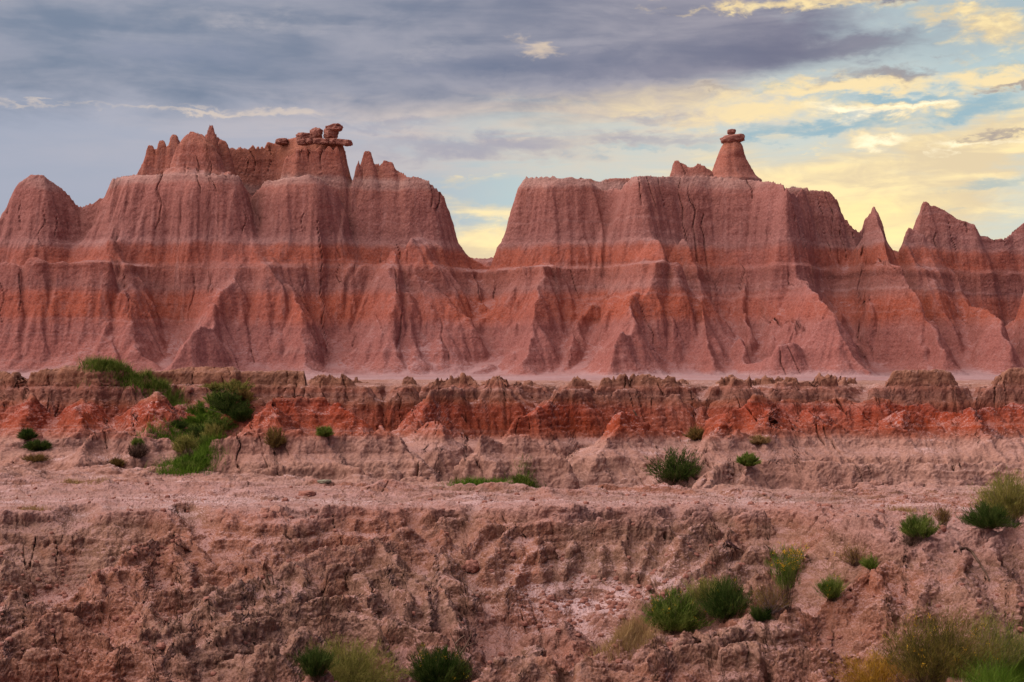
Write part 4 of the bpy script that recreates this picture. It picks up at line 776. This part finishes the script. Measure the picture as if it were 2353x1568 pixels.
def shrub(name, u, vb, w, h, y0, y1, label, cat='shrub', leaf=GREEN, stem=TWIG, nst=70, nlf=45, spread=1.15, leafl=.10, flower=0, bare=.35, seed=1, group=None, lean=(0, 0), fmat=YEL, at=None, lw=1.0, extra=None):
    """stems fan out from one root; narrow leaves along their upper part; w, h in reference units"""
    g = np.random.default_rng(seed); p = at or on_ground(u, vb, y0, y1); q = K * p[1]; Wm, Hm = w * q, h * q
    root = empty(name, p); tag(root, label, cat, group)
    D = hemi(g, nst, spread); D[:, :2] *= 1; sc = np.array([Wm / 2 / math.sin(min(spread, 1.5)), Wm / 2 / math.sin(min(spread, 1.5)), Hm])
    tip = D * sc * (g.uniform(.62, 1.0, nst) ** .7)[:, None]; tip[:, 2] = np.maximum(tip[:, 2], .08 * Hm); tip[:, 0] += lean[0] * q; tip[:, 2] += lean[1] * q
    L = np.linalg.norm(tip, axis=1); Dn = tip / L[:, None]; P0 = np.stack([g.normal(0, Wm * .06, nst), g.normal(0, Wm * .06, nst), np.full(nst, -.03)], 1)
    bend = g.normal(0, .12, (nst, 3)); bend[:, 2] = -abs(g.normal(0, .05, nst)) + .06
    px = .72 * p[1] / 1024
    V, F = strips(P0, Dn, L, np.full(nst, px * .55), bend, 4, g); mesh_np('stems', V, F, stem, root, False)
    if nlf:
        n = nst * nlf; i = np.repeat(np.arange(nst), nlf); t = bare + (1.0 - bare) * g.random(n) ** .8
        c = P0[i] + Dn[i] * (L[i] * t)[:, None] + bend[i] * (L[i] * t * t)[:, None] + g.normal(0, .035 * (Wm + Hm) / 2, (n, 3)) * .8
        d = Dn[i] + g.normal(0, .38, (n, 3)); d[:, 2] += .35; d /= np.linalg.norm(d, axis=1, keepdims=True)
        V, F = strips(c, d, leafl * g.uniform(.6, 1.3, n), np.full(n, px * .42 * lw), g.normal(0, .12, (n, 3)), 2, g); mesh_np('foliage', V, F, leaf, root, False)
    if flower:
        n = flower * 7; k = np.repeat(g.choice(nst, flower), 7); c = P0[k] + Dn[k] * (L[k] * np.repeat(g.uniform(.88, 1.06, flower), 7))[:, None] + bend[k] * L[k][:, None] + g.normal(0, .02, (n, 3))
        d = hemi(g, n, 1.2); V, F = strips(c, d, np.full(n, px * 1.1), np.full(n, px * .8), g.normal(0, .1, (n, 3)), 1, g); mesh_np('blossoms', V, F, fmat, root, False)
    return root
def grass(name, pts, label, mat=GRASS, n=900, hl=.3, seed=1, cat='grass', group=None, y0=50, y1=80, kind=None, spread=.25, jit=.12, wpx=.5):
    """tuft or patch: blades rooted around points (u, v) found on the ground"""
    g = np.random.default_rng(seed); C = np.array([on_ground(u, v, y0, y1) for u, v in pts]); j = g.integers(0, len(C), n); t = g.random(n)
    j2 = np.minimum(j + 1, len(C) - 1); c = C[j] * (1 - t)[:, None] + C[j2] * t[:, None]; c[:, :2] += g.normal(0, jit, (n, 2))
    c[:, 2] = height(c[None, :, 0], c[None, :, 1])[0] - .03; o0 = C.mean(0)
    d = np.stack([g.normal(0, spread, n), g.normal(0, spread, n), np.ones(n)], 1); d /= np.linalg.norm(d, axis=1, keepdims=True); b_ = g.normal(0, .22, (n, 3)); b_[:, 2] = -abs(b_[:, 2]) * .7
    px = .72 * o0[1] / 1024; V, F = strips(c - o0, d, hl * g.uniform(.45, 1.15, n), np.full(n, px * wpx), b_, 3, g); o = mesh_np(name, V, F, mat, None, False); o.location = o0
    return tag(o, label, cat, group, kind)
# near the viewer
shrub('shrub', 1552, 1452, 165, 100, 24, 30, 'dense green broom shrub beside the sandy pan, the wider of a touching pair', leaf=GREEN, nst=190, nlf=60, spread=1.25, flower=25, bare=.2, seed=11, lw=1.2)
shrub('shrub', 1668, 1428, 125, 105, 24.5, 30, 'dark green rounded broom shrub touching the wider green one', leaf=DARK, nst=170, nlf=60, spread=1.2, bare=.2, seed=12, flower=10, lw=1.2)
shrub('shrub', 1632, 1395, 110, 75, 26, 31, 'pale green shrub peeping over the touching pair of broom shrubs', leaf=OLIVE, nst=90, nlf=40, spread=1.0, bare=.3, seed=13)
shrub('shrub', 1806, 1398, 95, 150, 25, 30, 'tall bare-stemmed shrub topped with yellow flower heads', leaf=GREEN, nst=60, nlf=46, spread=.52, flower=90, bare=.42, seed=14)
shrub('shrub', 1770, 1405, 95, 75, 24.5, 29, 'grey twiggy dead shrub at the foot of the tall flowering one', leaf=BROWN, stem=GREY, nst=130, nlf=6, spread=1.25, seed=15)
shrub('shrub', 1745, 1425, 60, 35, 24.5, 29, 'low dark green tuft in the hollow under the twiggy dead shrub', leaf=DARK, nst=60, nlf=40, spread=1.2, seed=16, bare=.1)
shrub('shrub', 1915, 1378, 72, 58, 24.5, 30, 'small yellow-green leafy shrub alone on the pale slope', leaf=GRASS, nst=70, nlf=40, spread=1.1, seed=17, flower=10, bare=.25)
shrub('shrub', 1965, 1298, 100, 52, 25.5, 33, 'purplish leafless shrub spreading low on the slope', leaf=BROWN, stem=TWIG, nst=120, nlf=5, spread=1.2, seed=18, flower=8)
shrub('shrub', 2003, 1308, 48, 30, 25.5, 33, 'little green sprig growing at the edge of the leafless shrub', leaf=GRASS, nst=40, nlf=34, spread=1.2, seed=19, bare=.1)
shrub('shrub', 2112, 1240, 88, 62, 26, 38, 'green shrub with a dark tangle of dead wood beneath it', leaf=GREEN, nst=110, nlf=38, spread=1.15, seed=20, bare=.4)
shrub('shrub', 2098, 1252, 70, 34, 26, 38, 'black heap of dead branches under the green shrub', leaf=TWIG, stem=TWIG, nst=110, nlf=6, spread=1.4, seed=21)
shrub('shrub', 2168, 1216, 36, 55, 26.5, 38, 'thin brown twiggy bush standing between two green shrubs', leaf=BROWN, stem=TWIG, nst=60, nlf=10, spread=.7, seed=22)
shrub('shrub', 2318, 1205, 160, 128, 27, 38, 'big bushy green shrub at the top of the mound', leaf=OLIVE, nst=200, nlf=60, spread=1.05, seed=23, bare=.3, stem=GREY)
shrub('shrub', 2270, 1212, 130, 60, 27, 38, 'low dark green shrub spreading before the big bushy one', leaf=DARK, nst=130, nlf=50, spread=1.3, seed=24, bare=.2)
shrub('shrub', 2130, 1585, 260, 170, 20, 24, 'huge open shrub of ochre and olive twigs with a dark trunk', leaf=leaf_mat('dry_olive', (60, 58, 28), (96, 92, 46), (140, 120, 60)), nst=300, nlf=60, spread=1.25, seed=25, flower=60, bare=.35, leafl=.08, lean=(30, 20))
shrub('shrub', 2010, 1600, 190, 110, 20, 23.5, 'golden yellow dry shrub below the huge ochre one', leaf=leaf_mat('dry_gold', (130, 96, 30), (172, 128, 44), (190, 150, 70)), nst=120, nlf=46, spread=1.1, seed=26, bare=.3, leafl=.08)
shrub('shrub', 2270, 1560, 190, 160, 20, 24, 'greyish brown open shrub beside the tall bright grass', leaf=OLIVE, nst=130, nlf=36, spread=1.1, seed=27, bare=.4, stem=GREY, leafl=.08)
shrub('shrub', 800, 1590, 270, 125, 20, 24, 'wide feathery olive shrub with arching sprays', leaf=OLIVE, nst=240, nlf=60, spread=1.25, seed=28, bare=.25, leafl=.09)
shrub('shrub', 725, 1560, 85, 75, 20, 25, 'dark green upright shrub behind the feathery olive one', leaf=DARK, nst=100, nlf=50, spread=.9, seed=29, bare=.2)
shrub('shrub', 1010, 1580, 140, 100, 20, 25, 'rounded dark green shrub dotted with yellow flowers beside a dead branch', leaf=DARK, nst=190, nlf=60, spread=1.2, seed=30, flower=34, bare=.2, lw=1.2)
shrub('shrub', 1066, 1565, 85, 62, 20, 25, 'tangle of dark dead twigs hugging the dotted green shrub', leaf=TWIG, stem=TWIG, nst=110, nlf=6, spread=1.3, seed=31)
grass('grass_clump', [(1400, 1500), (1430, 1470), (1465, 1455)], 'tan dry grass clump on the bank under the green pair', DRY, 2200, .34, 32, y0=21, y1=29, jit=.2, wpx=.4)
grass('grass_clump', [(2290, 1580), (2330, 1570), (2380, 1560)], 'tall bright green grass arching over the corner', LIME, 3000, .62, 33, y0=19, y1=23.5, jit=.28, wpx=.5, spread=.35)
grass('grass_clump', [(2255, 1590), (2290, 1585)], 'shorter green grass leaning out under the brown shrub', LIME, 1200, .42, 34, y0=19, y1=23.5, jit=.2, wpx=.5, spread=.35)
for i, (u, v, lb) in enumerate([(70, 1172, 'small tan tuft alone on the bench'), (160, 1110, 'dry straw tuft on the hummock of the bench'), (215, 1105, 'second straw tuft beside the straw hummock'), (2070, 1175, 'sparse dry tuft on the pale crust of the bench')]):
    grass('grass_tuft', [(u - 12, v), (u + 12, v)], lb, DRY, 420, .16, 40 + i, y0=34, y1=47, jit=.16)
# on the middle badlands
grass('grass_patch', [(206, 828), (240, 836), (280, 846), (310, 860), (350, 872), (395, 880)], 'bright grass streaming down the ledge under the first butte', GRASS, 5200, .55, 50, y0=66.2, y1=68.6, jit=.3, wpx=.55)
grass('grass_patch', [(1060, 1120), (1100, 1124), (1150, 1126), (1215, 1120)], 'strip of lush grass at the foot of the tan mound', LIME, 3200, .36, 51, y0=45, y1=54, jit=.25)
grass('grass_patch', [(355, 1006), (400, 1012), (440, 1016), (476, 1020)], 'bright green lawn-like patch low in the notch', LIME, 3600, .34, 52, y0=50, y1=64, jit=.4)
grass('grass_patch', [(405, 1092), (425, 1080), (450, 1066), (462, 1050)], 'green grass filling the bottom of the notch', LIME, 3600, .5, 53, y0=47, y1=60, jit=.4)
for i, (u, v, w, h, lf, lb, nl) in enumerate([
    (470, 965, 80, 40, LIME, 'bright green bush high in the notch, left of its dark neighbour', 50), (525, 950, 80, 55, DARK, 'dark bush high in the notch against the red mound', 50),
    (455, 985, 60, 30, LIME, 'light green bush under the high pair in the notch', 50), (475, 1008, 80, 36, DARK, 'dark green bush across the middle of the notch', 50),
    (430, 1045, 56, 44, OLIVE, 'olive bush with a dark dead skirt in the notch', 36), (437, 1060, 48, 26, TWIG, 'black dead skirt of twigs under the olive bush', 8),
    (445, 1080, 70, 34, LIME, 'green bush at the very bottom of the notch', 50), (410, 985, 34, 16, DARK, 'tiny dark bush at the lip of the notch', 40),
    (318, 1052, 40, 34, TWIG, 'black twiggy bush on the low tan mound', 14), (316, 1026, 22, 14, GRASS, 'green sprig above the black twiggy bush', 30),
    (270, 1072, 30, 16, BROWN, 'withered bush low on the tan mound', 16), (62, 1010, 32, 20, DARK, 'round dark green bush below the striped wall', 50),
    (88, 1034, 54, 20, DARK, 'flat dark green bush in the hollow beneath the round one', 50), (85, 1060, 50, 14, BROWN, 'dull withered bush on the low ledge', 14),
    (632, 1030, 42, 44, BROWN, 'dry brown bush growing in the cleft of the red mound', 24), (746, 1003, 30, 18, GRASS, 'small green bush on the shelf of the red mound', 46),
    (1552, 1105, 118, 72, DARK, 'large dark green bush in the shaded cleft', 70), (1540, 1125, 90, 36, TWIG, 'dead dark brush below the large green bush in the cleft', 10),
    (1718, 1070, 44, 24, GRASS, 'yellow-green bush on the stepped terrace', 50), (1745, 1020, 38, 16, DRY, 'straw-coloured bush on the upper terrace', 30),
    (1600, 1010, 44, 26, BROWN, 'faded brown bush above the shaded cleft', 26),
    (500, 895, 60, 14, OLIVE, 'row-like olive bush on the pale path above the notch', 30), (560, 925, 50, 26, BROWN, 'brown bush at the top edge of the red mound', 24),
    (1198, 1120, 44, 26, GRASS, 'green bush at the end of the grass strip', 46)]):
    lb = lb.replace(', left of its dark neighbour', ' beside its dark neighbour')
    shrub('bush', u, vb=v, w=w * 1.25, h=h * 1.15, y0=47 if v > 900 else 60, y1=66 if v > 940 else 75, label=lb, cat='bush', leaf=lf, nst=90, nlf=nl, spread=1.3, seed=100 + i, bare=.05, leafl=.13, lw=1.3)
for i, (u, v, w, h, lf, lb) in enumerate([(545, 905, 60, 34, OLIVE, 'olive bush crowning the notch under the pale path'), (500, 935, 60, 40, GRASS, 'mid green bush between the bright and dark bushes of the notch'), (556, 968, 50, 44, DARK, 'dark bush leaning on the flank of the red mound'),
    (448, 1000, 50, 26, GRASS, 'small green bush beside the lawn-like patch'), (505, 990, 66, 34, GREEN, 'broad green bush in the heart of the notch'), (468, 1040, 50, 40, GREEN, 'green bush squeezed beside the olive bush'), (425, 1090, 46, 30, GREEN, 'lowest green bush where the notch meets the bench'), (490, 1012, 40, 40, OLIVE, 'dull olive bush on the shaded side of the notch')]):
    shrub('bush', u, vb=v, w=w * 1.2, h=h, y0=48, y1=66 if v > 940 else 74, label=lb, cat='bush', leaf=lf, nst=90, nlf=46, spread=1.3, seed=200 + i, bare=.05, leafl=.13, lw=1.3)
# dead wood
def branch(name, pts, r, label, cat='branch', mat=TWIG):
    """a bent stick: tapering tube through points given in metres round its foot"""
    V, F = [], []; o0 = np.array(pts[0][0]) if isinstance(pts[0][0], tuple) else np.array(pts[0]); lines = pts if isinstance(pts[0][0], (tuple, list)) else [pts]
    for ln in lines:
        ln = np.array(ln, float); n = len(ln)
        for i in range(n):
            t = ln[min(i + 1, n - 1)] - ln[max(i - 1, 0)]; t /= np.linalg.norm(t) + 1e-9; s = np.cross(t, (.3, .9, .2)); s /= np.linalg.norm(s); q = np.cross(t, s); rr_ = r * (1 - .6 * i / max(1, n - 1))
            for k in range(6): a = k * np.pi / 3; V.append(ln[i] - o0 + rr_ * (math.cos(a) * s + math.sin(a) * q))
            if i:
                b0 = len(V) - 12
                F += [(b0 + k, b0 + (k + 1) % 6, b0 + 6 + (k + 1) % 6, b0 + 6 + k) for k in range(6)]
    o = mesh_np(name, np.array(V), np.array(F), mat); o.location = o0; return tag(o, label, cat)
def off_line(u, v, y0, y1, rel):
    p = on_ground(u, v, y0, y1); q = K * p[1]; return [(p[0] + a * q, p[1] + c * q, p[2] + b_ * q) for a, b_, c in rel]
branch('dead_twig', [off_line(621, 1349, 24, 29, [(0, 0, 0), (-5, 14, 0), (-9, 26, 0), (-4, 28, -2), (4, 27, -2), (6, 18, 0), (9, 2, 0)])], .028, 'small dark twig bent like a hoop on the crumbling ridge', 'twig')
branch('dead_branch', [off_line(1068, 1535, 20, 25, r_) for r_ in ([(0, 0, 0), (-12, 30, 0), (-22, 55, 0), (-34, 80, 0)], [(-12, 30, 0), (2, 50, 0), (14, 72, 0), (16, 86, 0)], [(-22, 55, 0), (-12, 66, 0), (0, 74, 4)], [(2, 50, 0), (14, 52, 0), (26, 60, 0)])], .016, 'bare forked branch sticking up behind the dotted green shrub', 'branch')
branch('exposed_root', [off_line(u, v, 22, 28, [(0, 3, -2)])[0] for u, v in [(2194, 1272), (2206, 1264), (2220, 1263), (2232, 1270), (2240, 1282), (2252, 1300), (2264, 1318), (2272, 1336)]], .035, 'dark curved root lying exposed on the cracked mound', 'root')
branch('dead_stick', off_line(1463, 948, 50, 60, [(0, 0, 0), (-4, 8, 0), (-9, 14, 0)]), .05, 'short dark stick poking from the crown of the orange mound', 'stick')
